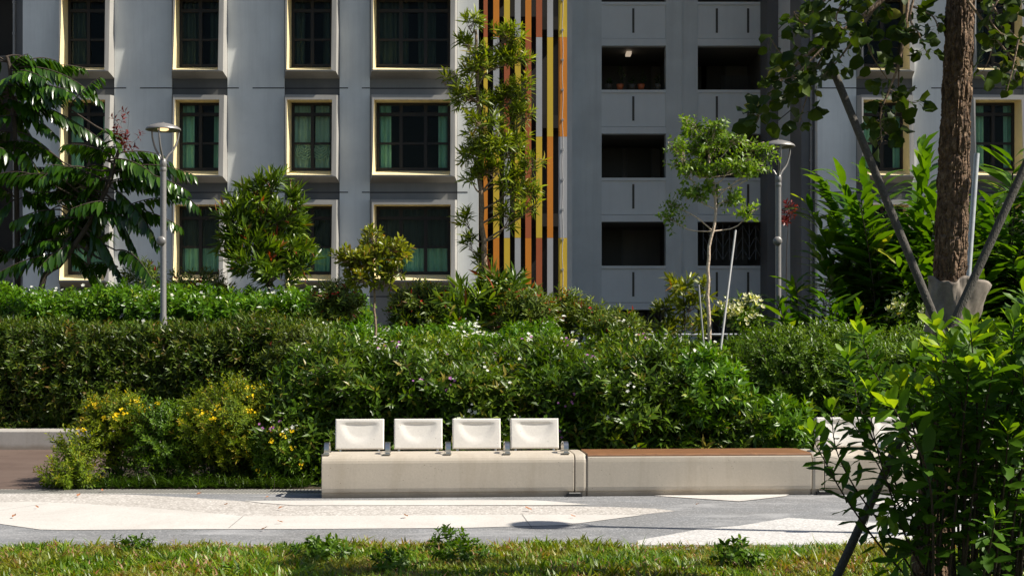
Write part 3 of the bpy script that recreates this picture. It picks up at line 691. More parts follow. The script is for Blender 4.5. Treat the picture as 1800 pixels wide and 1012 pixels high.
def back_block():
    W, H, T = .478, .300, .10; nx, nz = 46, 30; m = MB(); rc = .018
    def front(u, v):
        x = (u-.5)*W; z = v*H
        dx = x/(W*.445); zt = H*.905; dz = (zt-z)/(H*.80)
        r = math.hypot(dx, max(0, dz)); dep = 0
        if dz > 0:
            s = max(0, min(1, (1-r)/.40)); s = s*s*(3-2*s); top = min(1, dz/.14); top = top*top*(3-2*top); dep = s*top*(.007+.010*max(0,1-r*r))
        e = min(x+W/2, W/2-x, z, H-z); rd = rc*.7-math.sqrt(max(0, (rc*.7)**2-max(0, rc*.7-e)**2))
        return dep+rd
    us = sorted(set([0,.006,.014,.026,.974,.986,.994,1]+[i/nx for i in range(1,nx)])); vs_ = sorted(set([0,.01,.022,.04,.96,.978,.99,1]+[i/nz for i in range(1,nz)]))
    V = [((u-.5)*W, front(u,v), v*H) for v in vs_ for u in us]; a = len(us); b = len(vs_)
    m.add(V, [(j*a+i, j*a+i+1, (j+1)*a+i+1, (j+1)*a+i) for j in range(b-1) for i in range(a-1)], 0, True)
    # sides and back
    bk = [(x, T, z) for x, y, z in V]; n = a*b
    per = [i for i in range(a)]+[j*a+a-1 for j in range(1,b)]+[(b-1)*a+i for i in range(a-2,-1,-1)]+[j*a for j in range(b-2,0,-1)]
    s = MB(); pv = [V[i] for i in per]; pb = [bk[i] for i in per]; q = len(per)
    m.add(pv+pb, [(i, i+q, (i+1)%q+q, (i+1)%q) for i in range(q)]); m.add(pb, [list(range(q))])
    return m
def armrest():
    m = MB(); pts = [(0,.085,.0),(0,.082,.045),(0,.095,.085),(0,.13,.105),(0,.19,.108),(0,.26,.10),(0,.33,.075),(0,.36,.03),(0,.36,.0)]
    pts = curve_pts(pts, 26); w, t = .023, .005; vs = []
    for i, p in enumerate(pts):
        d = pts[min(i+1,25)]-pts[max(i-1,0)]; nrm = np.array([0,-d[2],d[1]]); nrm /= np.linalg.norm(nrm)
        for sx, sn in ((-1,-1),(1,-1),(1,1),(-1,1)): vs.append(p+np.array([sx*w,0,0])+nrm*sn*t)
    m.add(vs, [(i*4+k, i*4+(k+1)%4, i*4+4+(k+1)%4, i*4+4+k) for i in range(25) for k in range(4)]+[(0,3,2,1),(100,101,102,103)], 0, False)
    m.box(-.045,.03,.04,.10,0,.008); m.box(-.03,.03,.33,.40,0,.008); return m
BROT = math.atan2(.33, 4.9)
def on_bench(px, Yg): 
    return Vector(((px-900)/F*Yg, Yg, .006))
b0 = on_bench(565, 13.54); ex = Vector((math.cos(BROT), math.sin(BROT), 0))
def seat_with_backs(loc, L, label, backs, arms):
    t = empty('bench', loc, label, 'bench', 'concrete seats joined in one line along the path', BROT)
    bench_body(L).build('bench_body', M['bench'], t)
    for x in backs:
        bk = back_block().build('backrest', M['bench_back'], t); bk.location = (x, .46, .434); bk.rotation_euler[0] = R(-9)
        for s in (-.19,.19): MB().tube([(s,.04,-.03),(s,.04,.01)], .014, 10).build('mounting_bolt', M['steel'], bk)
    for x in arms: a = armrest().build('armrest', M['steel'], t); a.location = (x, .0, .411)
    return t
L1 = 2.42
seat_with_backs(b0, L1, 'white concrete bench with four scooped backrests and steel armrests, left end of the row', [.343,.921,1.499,2.078], [.043,.625,1.209,1.780,2.350])
j1 = b0+ex*(L1+.008); L2 = 2.44
t = empty('bench', j1, 'backless concrete bench with a brown timber seat inset, middle of the row', 'bench', 'concrete seats joined in one line along the path', BROT)
bench_body(L2, (.115, L2-.115)).build('bench_body', M['bench'], t)
m = MB(); n = 5; a, b = .125, L2-.125
for i in range(n):
    y0 = .012+i*.118; y1 = y0+.110
    if i == 0:
        pr = [(y0,.3875),(y0-.003,.392),(y0,.400),(y0+.008,.408),(y0+.025,.413),(y1,.414),(y1,.3875)]
    else: pr = [(y0,.3875),(y0,.410),(y0+.006,.414),(y1-.006,.414),(y1,.410),(y1,.3875)]
    k = len(pr); vs = [(x,y,z) for x in (a,b) for y,z in pr]; m.add(vs, [(q, (q+1)%k, (q+1)%k+k, q+k) for q in range(k)]+[list(range(k))[::-1], list(range(k,2*k))])
m.build('timber_seat', M['wood'], t)
j2 = j1+ex*(L2+.008)
seat_with_backs(j2, L1, 'white concrete bench with scooped backrests, half hidden by the dark foreground shrub', [.30,.86,1.42,1.98], [.02,.58,1.14,1.70,2.27])
for j, w in ((j1,'under the joint by the armrest'),(j2,'under the joint behind the dark shrub')):
    q = j-ex*.004; t = empty('levelling_foot', q+Vector((0,-.012,0)), 'small black levelling foot '+w, 'levelling foot', 'black feet under the bench joints', BROT)
    MB().box(-.075,.075,-.0,.04,0,.032).build('foot', M['black'], t, bevel=.004); MB().box(-.055,.055,-.004,.028,.032,.044).build('plate', M['steel'], t)

# ------------------------------------------------------------------ lamps
def lamp(x, Y, H, dia, label, lit=True):
    t = empty('lamp_post', (x, Y, 0), label, 'lamp post', 'dome-topped lamp posts'); r = dia/2
    MB().lathe([(0,H),(.012,H),(.02,H-.012),(r*.35,H-.022),(r*.72,H-.052),(r*.93,H-.085),(r,H-.112),(r,H-.122),(r*.96,H-.122),(r*.9,H-.09),(r*.6,H-.055),(0,H-.045)], 40).build('lamp_shade', M['lamp_metal'], t)
    hb = H-.125
    MB().lathe([(0,hb+.075),(r*.42,hb+.075),(r*.42,hb+.05),(r*.46,hb+.04),(r*.46,hb+.028),(0,hb+.028)], 28).build('light_ring', M['steel'], t)
    MB().lathe([(0,hb+.030),(r*.30,hb+.026),(r*.30,hb+.008),(r*.2,hb-.004),(0,hb-.008)], 24).build('bulb', M['bulb'] if lit else M['stake_pale'], t)
    zc = H-.57
    for k in range(3):
        w = k*2*math.pi/3+.5; c, s = math.cos(w), math.sin(w)
        pts = curve_pts([(r*.90*c,r*.90*s,hb+.02),(r*.86*c,r*.86*s,hb-.10),(r*.62*c,r*.62*s,hb-.27),(r*.28*c,r*.28*s,zc+.07),(.035*c,.035*s,zc)], 14)
        MB().tube([tuple(p) for p in pts], [.012+.008*i/13 for i in range(14)], 8).build('arm', M['lamp_metal'], t)
    MB().lathe([(0,zc+.03),(.03,zc+.02),(.05,zc-.02),(.052,zc-.10),(.044,zc-.11),(.052,zc-.125),(.052,zc-.17),(.046,zc-.18)], 20).build('collar', M['lamp_metal'], t)
    MB().lathe([(.046,zc-.18),(.046,1.9),(.058,1.85),(.058,.0)], 20).build('pole', M['lamp_metal'], t)
    m = MB(); zz = EYE+(HZ-424)/F*Y; m.lathe([(0,-.03),(.05,-.03),(.075,-.012),(.075,.012),(.05,.03),(0,.03)], 8)
    o = m.build('junction_cap', M['lamp_metal'], t); o.location = (-.02,-.055,zz); o.rotation_euler = (R(90),R(20),0)
    MB().lathe([(.058,.0),(.13,.0),(.13,.02),(.06,.03)], 20).build('base_plate', M['lamp_metal'], t)
lamp((287-900)/F*21.6, 21.6, EYE+385/F*21.6, .53, 'grey lamp post with a domed shade standing behind the dark left hedge')
lamp((1368-900)/F*22.4, 22.4, EYE+355/F*22.4, .53, 'grey lamp post with a domed shade in front of the shaded stair core', False)
lamp(4.36, 10.82, 4.55, .50, 'grey lamp post by the lawn edge, hidden beyond the dark foreground shrub', False)
#@@PLANTS
hz = lambda py, Y: EYE-(py-HZ)/F*Y
def wob(X, Y, s, seed): return (np.sin(X*s+seed)+np.sin(X*s*2.3+1.7*np.sin(Y*s+seed))+np.sin(Y*s*1.9+seed*2))/3
T_lance = [sprig(11, .27, .118, .034, 'lance', 1, (30,70), seed=i, curve=.25, tip=.25) for i in range(5)]
T_small = [sprig(13, .20, .074, .027, 'lance', 1, (30,70), seed=i, curve=.2, tip=.2) for i in range(5)]
T_bed = [sprig(13, .23, .095, .038, 'lance', 1, (35,80), seed=i, curve=.3, tip=.25) for i in range(5)]
T_whorl = [sprig(15, .22, .12, .042, 'obovate', 1, (35,75), 'whorl', seed=i, tip=.35, tail=.35) for i in range(4)]
T_cass = [sprig(22, .28, .055, .026, 'obovate', 1, (35,70), seed=i, tip=.3) for i in range(5)]
# --- hedges and shrub banks
hedge('clipped_hedge', 'dark clipped hedge rising behind the low concrete planter wall', 'hedge', -13.5, -2.45, 20.05, 21.3,
      lambda X, Y: 1.55+.09*wob(X,Y,1.6,1)+(Y-20.05)*.04, T_lance, 'olive', 9000, (.65,1.05), .10, 1, .05, .58, jit=.16, depth=.28)
hedge('flowering_hedge', 'bright green hedge dotted with white flowers behind the dark clipped hedge', 'hedge', -14, -2.5, 22.3, 23.6,
      lambda X, Y: 2.03+.10*wob(X,Y,1.3,3)+(Y-22.3)*.08, T_bed, 'bright', 6500, (.9,1.35), .12, 2, .6, .5, [('white', 330, .034, .35)])
hedge('shrub_bank', 'dark green leafy shrub bank with a few purple flowers directly behind the benches', 'shrub', -2.55, 2.55, 15.05, 16.5,
      lambda X, Y: 0.99+.13*wob(X,Y,2.1,5)+np.minimum(.16,(Y-15.05)*.13)-.30*np.clip((np.abs(X)-1.9)/.65,0,1)**2, T_lance, 'hedge', 5600, (.75,1.2), .24, 3, 0, .50,
      [('white', 150, .026, .15), ('purple', 90, .021, .35)], jit=.20, depth=.36)
hedge('shrub_bank', 'sunlit yellow-green shrub bank flecked with small white flowers, rising behind the darker one', 'shrub', -2.7, 2.75, 16.5, 18.6,
      lambda X, Y: 1.09+.11*wob(X,Y,2.6,11)+np.minimum(.26,(Y-16.5)*.13)-.25*np.clip((np.abs(X)-2.1)/.6,0,1)**2, T_small, 'sunny', 6800, (.85,1.25), .22, 13, 0, .22,
      [('white', 260, .026, .1)], jit=.20, depth=.32)
hedge('shrub_bank', 'low green bank flecked with white flowers around the small golden-leaved tree', 'shrub', -2.7, .6, 18.7, 20.1,
      lambda X, Y: 1.42+.10*wob(X,Y,2.4,7), T_bed, 'bright', 2600, (.8,1.2), .15, 4, 0, .4, [('white', 170, .030, .2)])
hedge('shrub_bank', 'low dull green bank before the shaded stair core, right of the coloured fins', 'shrub', .5, 4.4, 19.3, 20.9,
      lambda X, Y: 1.10+.09*wob(X,Y,2.4,8), T_small, 'fine', 3000, (.9,1.5), .14, 5, 0, .4, [('yellow', 20, .035, .2)])
hedge('fine_leaved_hedge', 'rounded fine-leaved hedge to the right of the shrub bank, in front of the ginger', 'hedge', 2.85, 8.6, 16.7, 18.6,
      lambda X, Y: 1.30+.06*wob(X,Y,1.7,9)+np.minimum(.22,(Y-16.7)*.16)-.35*np.clip((3.15-X)/.3,0,1)**2, T_small, 'fine', 7500, (.8,1.2), .14, 6, 0, .45, [('yellow', 25, .035, .35)])
def pbush(name, label, cat, px, py, rx, ry, Y, n, tm, mat, **k):
    c = P(px, py, Y); s = F/Y
    return bush(name, label, cat, c, (rx/s, k.pop('dr', rx/s*.9), ry/s), n, tm, mat, base=(c.x, Y, 0.), **k)
# shoots in front of the bank
pbush('whorled_shrub', 'bright shrub with whorled oval leaves at the right end of the shrub bank', 'shrub', 1235, 690, 75, 85, 15.2, 240, T_whorl, 'bright', seed=21)
pbush('whorled_shrub', 'small bright whorled-leaf shrub low behind the right end of the timber seat', 'shrub', 1365, 745, 62, 45, 15.1, 150, T_whorl, 'bright', seed=22)
pbush('leafy_shrub', 'mid green shrub low behind the left end of the timber seat', 'shrub', 1110, 745, 80, 50, 15.0, 150, T_lance, 'hedge', seed=23)
pbush('brownish_shrub', 'dull brownish-green shrub where the dark hedge meets the shrub bank', 'shrub', 540, 625, 75, 60, 17.6, 420, T_small, 'nandina', seed=24)
pbush('leafy_shrub', 'dark green shrub dotted with white flowers left of the first backrest', 'shrub', 545, 700, 58, 90, 15.5, 300, T_bed, 'hedge', seed=25, flowers=[('white', 30, .03, -.2)])
# yellow flowering shrubs
YL = 15.1
pbush('yellow_flower_shrub', 'rounded shrub topped with yellow flowers beside the planter wall', 'shrub', 203, 748, 62, 58, 15.3, 330, T_cass, 'cassia', seed=31, flowers=[('yellow', 480, .017, .1)])
pbush('yellow_flower_shrub', 'narrow green shrub with hardly any flowers between two yellow-flowered ones', 'shrub', 283, 770, 50, 66, 15.05, 300, T_cass, 'weed', seed=32, flowers=[('yellow', 12, .03, .2)])
pbush('yellow_flower_shrub', 'largest yellow-flowered shrub, left of the white bench', 'shrub', 405, 752, 112, 82, 15.3, 900, T_cass, 'cassia', seed=33, flowers=[('yellow', 1000, .017, -.1)])
pbush('yellow_flower_shrub', 'small sparse shrub with two yellow blooms over the brown side path', 'shrub', 130, 795, 26, 30, 14.75, 70, T_cass, 'cassia', seed=34, stems=4, flowers=[('yellow', 14, .03, .3)])
pbush('yellow_flower_shrub', 'leafy green shrub with a few yellow blooms hard against the left end of the bench', 'shrub', 492, 800, 50, 58, 14.95, 260, T_whorl, 'weed', seed=35, scale=(.5,.8), flowers=[('yellow', 130, .017, -.7)])
pbush('ground_shrub', 'low yellow-tinged bush on the corner of the brown side path', 'shrub', 122, 842, 34, 20, 14.5, 90, T_cass, 'cassia', seed=36, stems=5)
# red flowering background shrubs
T_nan = [sprig(16, .32, .11, .026, 'lance', 1, (30,65), seed=i+40, curve=.3, tip=.25) for i in range(4)]
for i, (px, py, rx, ry, Y, n, lab, fl) in enumerate((
    (255,490,32,26,24.0,60,'small shrub with red flowers just left of the left lamp post', 20),(345,505,60,16,24.1,90,'low red-flowered shrub below the window right of the left lamp post',20),
    (590,540,42,42,21.2,170,'dull green shrub with red flowers left of the small golden-leaved tree',36),(745,545,60,42,21.3,330,'spreading dull green shrub with red blooms right of the small golden-leaved tree',26),
    (930,560,42,48,20.2,230,'dull green shrub with red tips in front of the coloured fins',30),(992,550,20,38,20.6,80,'narrow upright shrub with red tips at the foot of the yellow end fin',20),
    (1035,570,28,30,20.4,100,'small shrub tipped red at the foot of the shaded core wall',26),(1090,585,40,22,19.9,90,'low shrub with pale pink flecks before the shaded core opening',8))):
    pbush('red_flowered_shrub', lab, 'shrub', px, py, rx, ry, Y, n, T_nan, 'nandina', seed=50+i, group='shrubs with small red flowers', flowers=[('redfl', fl*2, .024, .1)])
T_cord = [sprig(16, .35, .30, .04, 'strap', 2, (20,60), seed=i+60, curve=.3, tip=.28) for i in range(3)]
pbush('cordyline', 'spiky red-tipped plant at the foot of the slender tree', 'plant', 822, 545, 34, 36, 20.4, 30, T_cord, 'redtip', seed=61)
pbush('cordyline', 'spiky plant with reddish blades right of the slender tree foot', 'plant', 890, 520, 30, 50, 20.8, 26, T_cord, 'redtip', seed=62)
pbush('cream_flower_shrub', 'shrub with cream flower heads left of the ginger clump', 'shrub', 1300, 555, 22, 26, 18.9, 40, T_lance, 'hedge', seed=63, flowers=[('creamfl', 170, .05, -.5)])
pbush('cream_flower_shrub', 'shrub with cream flower heads under the ginger by the foreground trunk', 'shrub', 1600, 560, 40, 30, 18.8, 60, T_lance, 'hedge', seed=64, flowers=[('creamfl', 130, .05, -.5)])

# --- trees described by their trunk line and the clumps of their crown
def tree(name, label, cat, trunk, r0, r1, Y, blobs, dens, tmpls, mat, barkm, group=None, scale=(.8,1.2), seed=0, up=.4, flat=1., jit=.13, depthf=.8, droop=0, twig=.006, foot=None, fork=None):
    s = F/Y; base = np.array([(trunk[0][0]-900)/s, Y, 0.]) if foot is None else np.array(foot, float)
    root = empty(name, tuple(base), label, cat, group); b0 = Vector(base); r = np.random.default_rng(seed+500)
    tp = [tuple(base)]+[tuple(v) for v in px3(trunk, Y)] if P(trunk[0][0], trunk[0][1], Y).z > .15 else [tuple(v) for v in px3(trunk, Y)]
    cp = curve_pts(tp, 26); wv = r.normal(0, r0*.18, cp.shape); wv[0] = 0; cp = cp+wv
    mb = MB(); mb.tube([Vector(q)-b0 for q in cp], [r0+(r1-r0)*i/25 for i in range(26)], 9); mb.build('trunk', M[barkm], root)
    br = MB(); lb = LB(); tips = []; dirs = []
    for (bx, by, rx, ry) in blobs:
        dy = r.normal(0, rx/s*.6); c = np.array(P(bx, by, Y+dy)); rad = np.array([rx/s, rx/s*depthf, ry/s]); LZ = tmpls[0][0][:,2].max()*sum(scale)/2; rad = np.maximum(rad*.5, rad-.4*LZ)
        low = c[2]-.9*np.hypot(c[0]-cp[:,0], c[1]-cp[:,1])*.7
        cand = np.abs(cp[:,2]-np.clip(low, cp[8,2] if fork is None else P(0,fork,Y).z, cp[-1,2])); a = cp[np.argmin(cand)]
        mid = (a+c)/2+np.array([0,0,-.06*np.linalg.norm(c-a)])+r.normal(0,.05,3); limb = curve_pts([a,mid,c,c+(c-a)*.25], 9)
        lr = max(r1*.8, r0*.3); br.tube([Vector(q)-b0 for q in limb], [lr*(1-.8*i/8) for i in range(9)], 6)
        n = max(3, int(rx*ry*math.pi*dens)); u = unit(r.normal(size=(n,3)))*(r.uniform(.1,1,n)**(1/2.4))[:,None]; p = c+u*rad
        for q in p:
            k = limb[r.integers(3,9)]; m_ = (k+q)/2+r.normal(0,.03,3); br.tube([Vector(k)-b0, Vector(m_)-b0, Vector(q)-b0], [twig, twig*.75, twig*.5], 4, caps=False)
            tips.append(q); dirs.append(unit((q-k)+np.array([0,0,(up-droop)*np.linalg.norm(q-k)]))*np.array([1,1,flat])+r.normal(0,.18,3)*np.array([1,1,flat]))
            for e in (.45,.75):
                tips.append(k+(q-k)*e); dirs.append(unit(q-k+r.normal(0,.5,3)*np.linalg.norm(q-k)+np.array([0,0,up*.1])))
    br.build('branches', M[barkm], root)
    tips = np.array(tips); lb.scatter(tmpls, tips, np.array(dirs), r.uniform(*scale, len(tips)), jitter=jit); lb.build('crown', [LM[mat], M[barkm]], root, base)
    return root
T_red = [sprig(14, .32, .24, .042, 'lance', 2, (18,52), seed=i+80, curve=.22, tip=.30, tail=.3, stem=.006) for i in range(4)]
tree('red_tipped_shrub', 'tall shrub with long red-tipped leaves between the second and third window columns', 'shrub', [(478,560),(472,500),(465,440),(462,400)], .025, .012, 23.9,
     [(455,385,45,45),(430,430,35,40),(490,400,45,35),(505,450,45,35),(450,465,50,32),(455,342,14,18),(478,338,10,14),(515,372,14,18),(425,372,12,16),(540,470,24,14),(410,400,22,30),(480,490,40,18)], .0029, T_red, 'redtip', 'bark_dark', seed=3, up=.9)
T_gold = [sprig(7, .14, .105, .038, 'obovate', 2, (20,65), seed=i+90, curve=.15, tip=.35, tail=.3) for i in range(4)]
tree('small_tree', 'small round golden-green tree on a thin trunk in front of the wide windows', 'tree', [(662,640),(659,560),(657,500),(655,440)], .024, .010, 18.65,
     [(655,425,28,22),(625,455,28,22),(690,445,28,28),(655,465,30,25),(605,460,15,16),(695,480,20,18),(635,495,25,12),(675,495,22,12)], .0075, T_gold, 'goldtip', 'bark_tan', seed=4, fork=505)
T_sl = [sprig(12, .18, .155, .027, 'lance', 2, (20,75), seed=i+100, curve=.3, tip=.3, tail=.45) for i in range(5)]
tree('slender_tree', 'tall slender tree with narrow yellow-green leaves against the coloured fins', 'tree', [(864,600),(858,520),(850,430),(845,330),(842,220),(838,120),(834,50)], .055, .02, 20.9,
     [(825,48,18,20),(822,85,22,18),(885,75,32,32),(905,110,20,28),(850,120,40,26),(830,175,38,26),(885,180,36,34),(920,210,22,26),(790,152,18,10),(850,225,36,22),(905,262,32,30),(935,290,14,22),(832,270,30,24),(870,310,36,22),(925,340,18,28),(830,320,18,14),(895,385,24,18),(930,370,16,16),(860,262,40,22),(846,470,14,12),(822,395,8,18),(828,440,8,16),(905,330,24,30),(915,160,18,24)], .0044, T_sl, 'lance', 'bark_tan', seed=5, up=.7)
T_del = [sprig(8, .17, .068, .038, 'round', 1, (50,80), seed=i+120, curve=.1, tip=.2, tail=.1, bend=.15, stem=.003) for i in range(5)]
tree('delicate_tree', 'young airy tree with a thin pale trunk and light green leaves before the stair core', 'tree', [(1246,660),(1247,600),(1244,500),(1248,430),(1257,385),(1256,330),(1246,295)], .030, .012, 17.5,
     [(1215,225,30,8),(1255,232,26,10),(1190,262,22,8),(1240,262,34,10),(1290,250,26,8),(1325,262,22,8),(1345,278,14,6),(1200,295,26,8),(1245,300,30,10),(1290,290,30,10),(1325,303,22,8),(1215,345,26,8),(1185,362,18,6),(1240,335,16,8),(1290,352,24,8),(1318,374,20,6),(1180,386,12,5)], .014, T_del, 'delicate', 'bark_pale', seed=6, fork=405, flat=.35, up=.2, twig=.004)
T_gs = [sprig(9, .18, .12, .034, 'lance', 2, (25,60), seed=i+130, curve=.15, tip=.3) for i in range(4)]
tree('small_tree', 'thin sapling with upright golden leaves left of the airy tree', 'tree', [(1205,650),(1204,600),(1203,540),(1200,505)], .012, .006, 18.2,
     [(1195,505,28,16),(1232,515,18,16),(1172,540,18,20),(1210,545,24,16),(1236,562,16,16),(1165,575,12,16),(1195,580,24,14)], .0042, T_gs, 'goldtip', 'bark_dark', seed=7)
tree('red_leaved_sapling', 'wispy sapling with dark red leaves behind the right lamp post', 'sapling', [(1383,560),(1382,480),(1384,420),(1388,370)], .010, .004, 23.5,
     [(1388,370,12,12),(1380,395,12,14)], .006, [sprig(8,.12,.09,.035,'lance',1,seed=3)], 'red', 'bark_dark', seed=8)
# --- large pinnate tree at the left
def frond(lb, p0, p1, sag, r, L=.27, W=.085, mi=0):
    p0, p1 = np.array(p0), np.array(p1); d = p1-p0; ln = np.linalg.norm(d); mid = (p0+p1)/2+np.array([0,0,sag*ln])
    t = np.linspace(0,1,15)[:,None]; c = (1-t)**2*p0+2*t*(1-t)*mid+t*t*p1; stick(lb, c, .014, .005, 1, 4)
    n = max(6, int(ln/.075)); hd = unit(np.array([d[0],d[1],0.])+1e-6); side = np.array([-hd[1],hd[0],0])
    for i in range(n):
        u = .12+.88*(i+.5)/n; k = u*14; a = int(min(13,k)); q = c[a]+(c[a+1]-c[a])*(k-a); tg = unit(c[a+1]-c[a])
        sz = (.65+.55*math.sin(math.pi*min(1,u*.95+.05)))*r.uniform(.85,1.1)
        for sg in (-1,1):
            dr = unit(side*sg*r.uniform(.5,.9)+tg*.55+np.array([0,0,-r.uniform(.35,1.1)])); nm = np.cross(dr, side*sg); nm = unit(np.cross(np.cross(dr, np.array([0,0,1.])), dr)+r.normal(0,.15,3))
            v, f = leaf(L*sz, W*sz, 'lance', 3, .22, .18); y = np.cross(nm, dr); y = unit(y); z = np.cross(dr, y); Mx = np.stack([dr,y,z],1)
            lb.add(v@Mx.T+q, f, np.clip(.45+r.normal(0,.2),0,1), mi)
def pinnate_tree(label, Y, trunk, fronds, red=None, seed=0, extra=()):
    s = F/Y; base = np.array([(trunk[0][0]-900)/s, Y, 0]); root = empty('pinnate_tree', tuple(base), label, 'tree', 'dark trees with feathery leaves'); b0 = Vector(base); r = np.random.default_rng(seed)
    cp = curve_pts([tuple(base)]+[tuple(v) for v in px3(trunk, Y)], 20); MB().tube([Vector(q)-b0 for q in cp], [.06-.035*i/19 for i in range(20)], 8).build('trunk', M['bark_dark'], root)
    lb = LB(); br = MB()
    for (x0,y0,x1,y1) in fronds:
        dy = r.normal(0,.35); a = np.array(P(x0,y0,Y)); b = np.array(P(x1,y1,Y+dy)); k = cp[np.argmin(((cp-a)**2).sum(1))]
        if np.linalg.norm(k-a) > .05: br.tube([Vector(k)-b0, Vector((k+a)/2)-b0+Vector((0,0,-.03)), Vector(a)-b0], [.022,.018,.012], 5)
        frond(lb, a, b, r.uniform(.12,.28), r)
    lb.build('crown', [LM['pinnate'], M['bark_dark']], root, base)
    if br.v: br.build('branches', M['bark_dark'], root)
    if red:
        lb = LB(); c = np.array(P(red[0], red[1], Y)); top = cp[-1]; stick(lb, [top, (top+c)/2, c+[0,0,.1]], .012, .005, 1)
        p = c+r.normal(0,1,(14,3))*[.14,.12,.16]
        for q in p: stick(lb, [c-[0,0,.2], q], .004, .002, 1)
        lb.scatter([sprig(9,.16,.10,.045,'lance',1,seed=4)], p, r.normal(0,.4,(14,3))+[0,0,.8], np.full(14,1.0)); lb.build('young_leaves', [LM['red'], M['bark_dark']], root, base)
    return root
FA = [(22,120,180,180),(25,130,150,120),(15,110,-90,130),(20,150,110,215),(25,170,190,255),(10,100,60,110),(5,105,-60,90),(25,200,100,240),(28,230,120,300),(25,250,-60,270),(28,280,90,350),(28,300,-50,340),
      (30,330,110,400),(28,350,-30,420),(30,200,-60,200),(25,160,-70,165),(15,140,55,150),(30,390,80,455),(18,125,80,140),(20,180,60,260),(26,260,70,310)]
FB = [(120,190,178,135),(205,300,345,310),(200,320,350,365),(205,290,300,285),(195,330,280,435),(180,350,250,470),(190,320,80,290),(175,350,60,350),(160,385,50,420),(150,400,215,495),(160,380,250,400),(205,270,290,275),
      (200,275,110,255),(210,260,150,270),(130,430,70,470),(190,335,100,395),(180,345,160,440),(195,310,140,340),(170,365,320,400),(205,285,245,330),(120,440,180,500),(165,370,110,450),(208,265,185,225),(200,300,330,335),(205,305,140,300)]
_r = np.random.default_rng(12)
FA += [(12,150,60,105),(8,150,70,170),(15,120,50,95),(5,170,75,205),(10,190,-50,130),(0,160,40,130)]
FA += [(28+_r.normal(0,4), y, 28+_r.choice([-1,1])*_r.uniform(50,105), y-_r.uniform(-35,45)) for y in _r.uniform(110,470,24)]
FB += [(x, y, x+_r.choice([-1,1])*_r.uniform(50,115), y-_r.uniform(-55,40)) for x, y in zip(_r.uniform(100,215,24), _r.uniform(265,470,24))]
pinnate_tree('dark tree with drooping feathery leaves at the far left edge, its straight stem upright', 24.3, [(31,500),(30,400),(27,250),(18,130),(12,100)], FA, None, 1)
pinnate_tree('dark tree with feathery leaves leaning right, tipped by a tuft of red young leaves', 23.9, [(71,510),(108,462),(155,395),(190,325),(207,270),(216,248)], FB, (222,238), 2)
# --- ginger clumps
def ginger(label, bx, Y, n, H, spread, seed, L=.5, W=.085, lean=(0,0), mat='ginger'):
    base = np.array([bx, Y, 0.]); root = empty('ginger_clump', tuple(base), label, 'ginger plant', 'clumps of tall ginger'); r = np.random.default_rng(seed); lb = LB(); st = MB()
    for i in range(n):
        az = r.uniform(0, 2*math.pi); rad = spread*math.sqrt(r.uniform(0,1)); h = H*r.uniform(.62,1.05)*(1-.25*(rad/spread)**2)
        b = base+np.array([math.cos(az),math.sin(az)*.8,0])*rad*.45; tip = base+np.array([math.cos(az)*rad*1.25+lean[0], math.sin(az)*rad+lean[1], h]); mid = (b+tip)/2+np.array([0,0,h*.22])-(tip-b)*np.array([.22,.22,0])
        t = np.linspace(0,1,12)[:,None]; c = (1-t)**2*b+2*t*(1-t)*mid+t*t*tip; st.tube([Vector(q-base) for q in c], [.014-.008*k/11 for k in range(12)], 5)
        hor = tip-b; hor[2] = 0; hor = unit(hor+r.normal(0,.08,3)*[1,1,0]); side = unit(np.array([-hor[1],hor[0],0])+r.normal(0,.25,3)*[1,1,.3]); m = int(h*7.5)
        for j in range(m):
            u = .28+.72*(j+.5)/m; k = u*11; a = int(min(10,k)); q = c[a]+(c[a+1]-c[a])*(k-a); tg = unit(c[a+1]-c[a]); sg = 1 if j%2 else -1; sz = (.7+.4*math.sin(math.pi*min(1,u)))*r.uniform(.8,1.1)
            dr = unit(side*sg*.9+tg*(.45+.6*u*u)+np.array([0,0,r.uniform(-.15,.30)])); y = unit(np.cross(np.array([0,0,1.])+r.normal(0,.2,3), dr)); z = np.cross(dr, y)
            v, f = leaf(L*1.08*sz, W*sz, 'strap', 4, .42*r.uniform(.5,1.5), .2, .006); lb.add(v@np.stack([dr,y,z],1).T+q, f, np.clip(.45+r.normal(0,.18)+.15*u,0,1))
    lb.build('foliage', LM[mat], root, base); st.build('stems', M['bark_dark'], root); return root
G_ = lambda px, Y: (px-900)/F*Y
ginger('low arching ginger clump left of the others, beside the right lamp post', G_(1425,19.4), 19.4, 30, 2.35, .85, 1, .46, .085)
ginger('tall bright ginger clump with broad leaves left of the foreground trunk', G_(1578,20.3), 20.3, 50, 4.35, 1.1, 2, .62, .13)
ginger('ginger clump behind the foreground trunk', G_(1660,19.6), 19.6, 34, 3.0, .95, 3, .60, .125)
ginger('tall ginger clump at the right edge, behind the silver pole', G_(1760,20.4), 20.4, 44, 4.2, 1.1, 4, .62, .13)
ginger('ginger clump half out of the frame at the far right', G_(1850,19.8), 19.8, 34, 3.2, 1.0, 5, .6, .12)
ginger('dark low ginger clump under the tallest one, behind the fine-leaved hedge', G_(1500,18.9), 18.9, 26, 2.05, .8, 6, .42, .075)
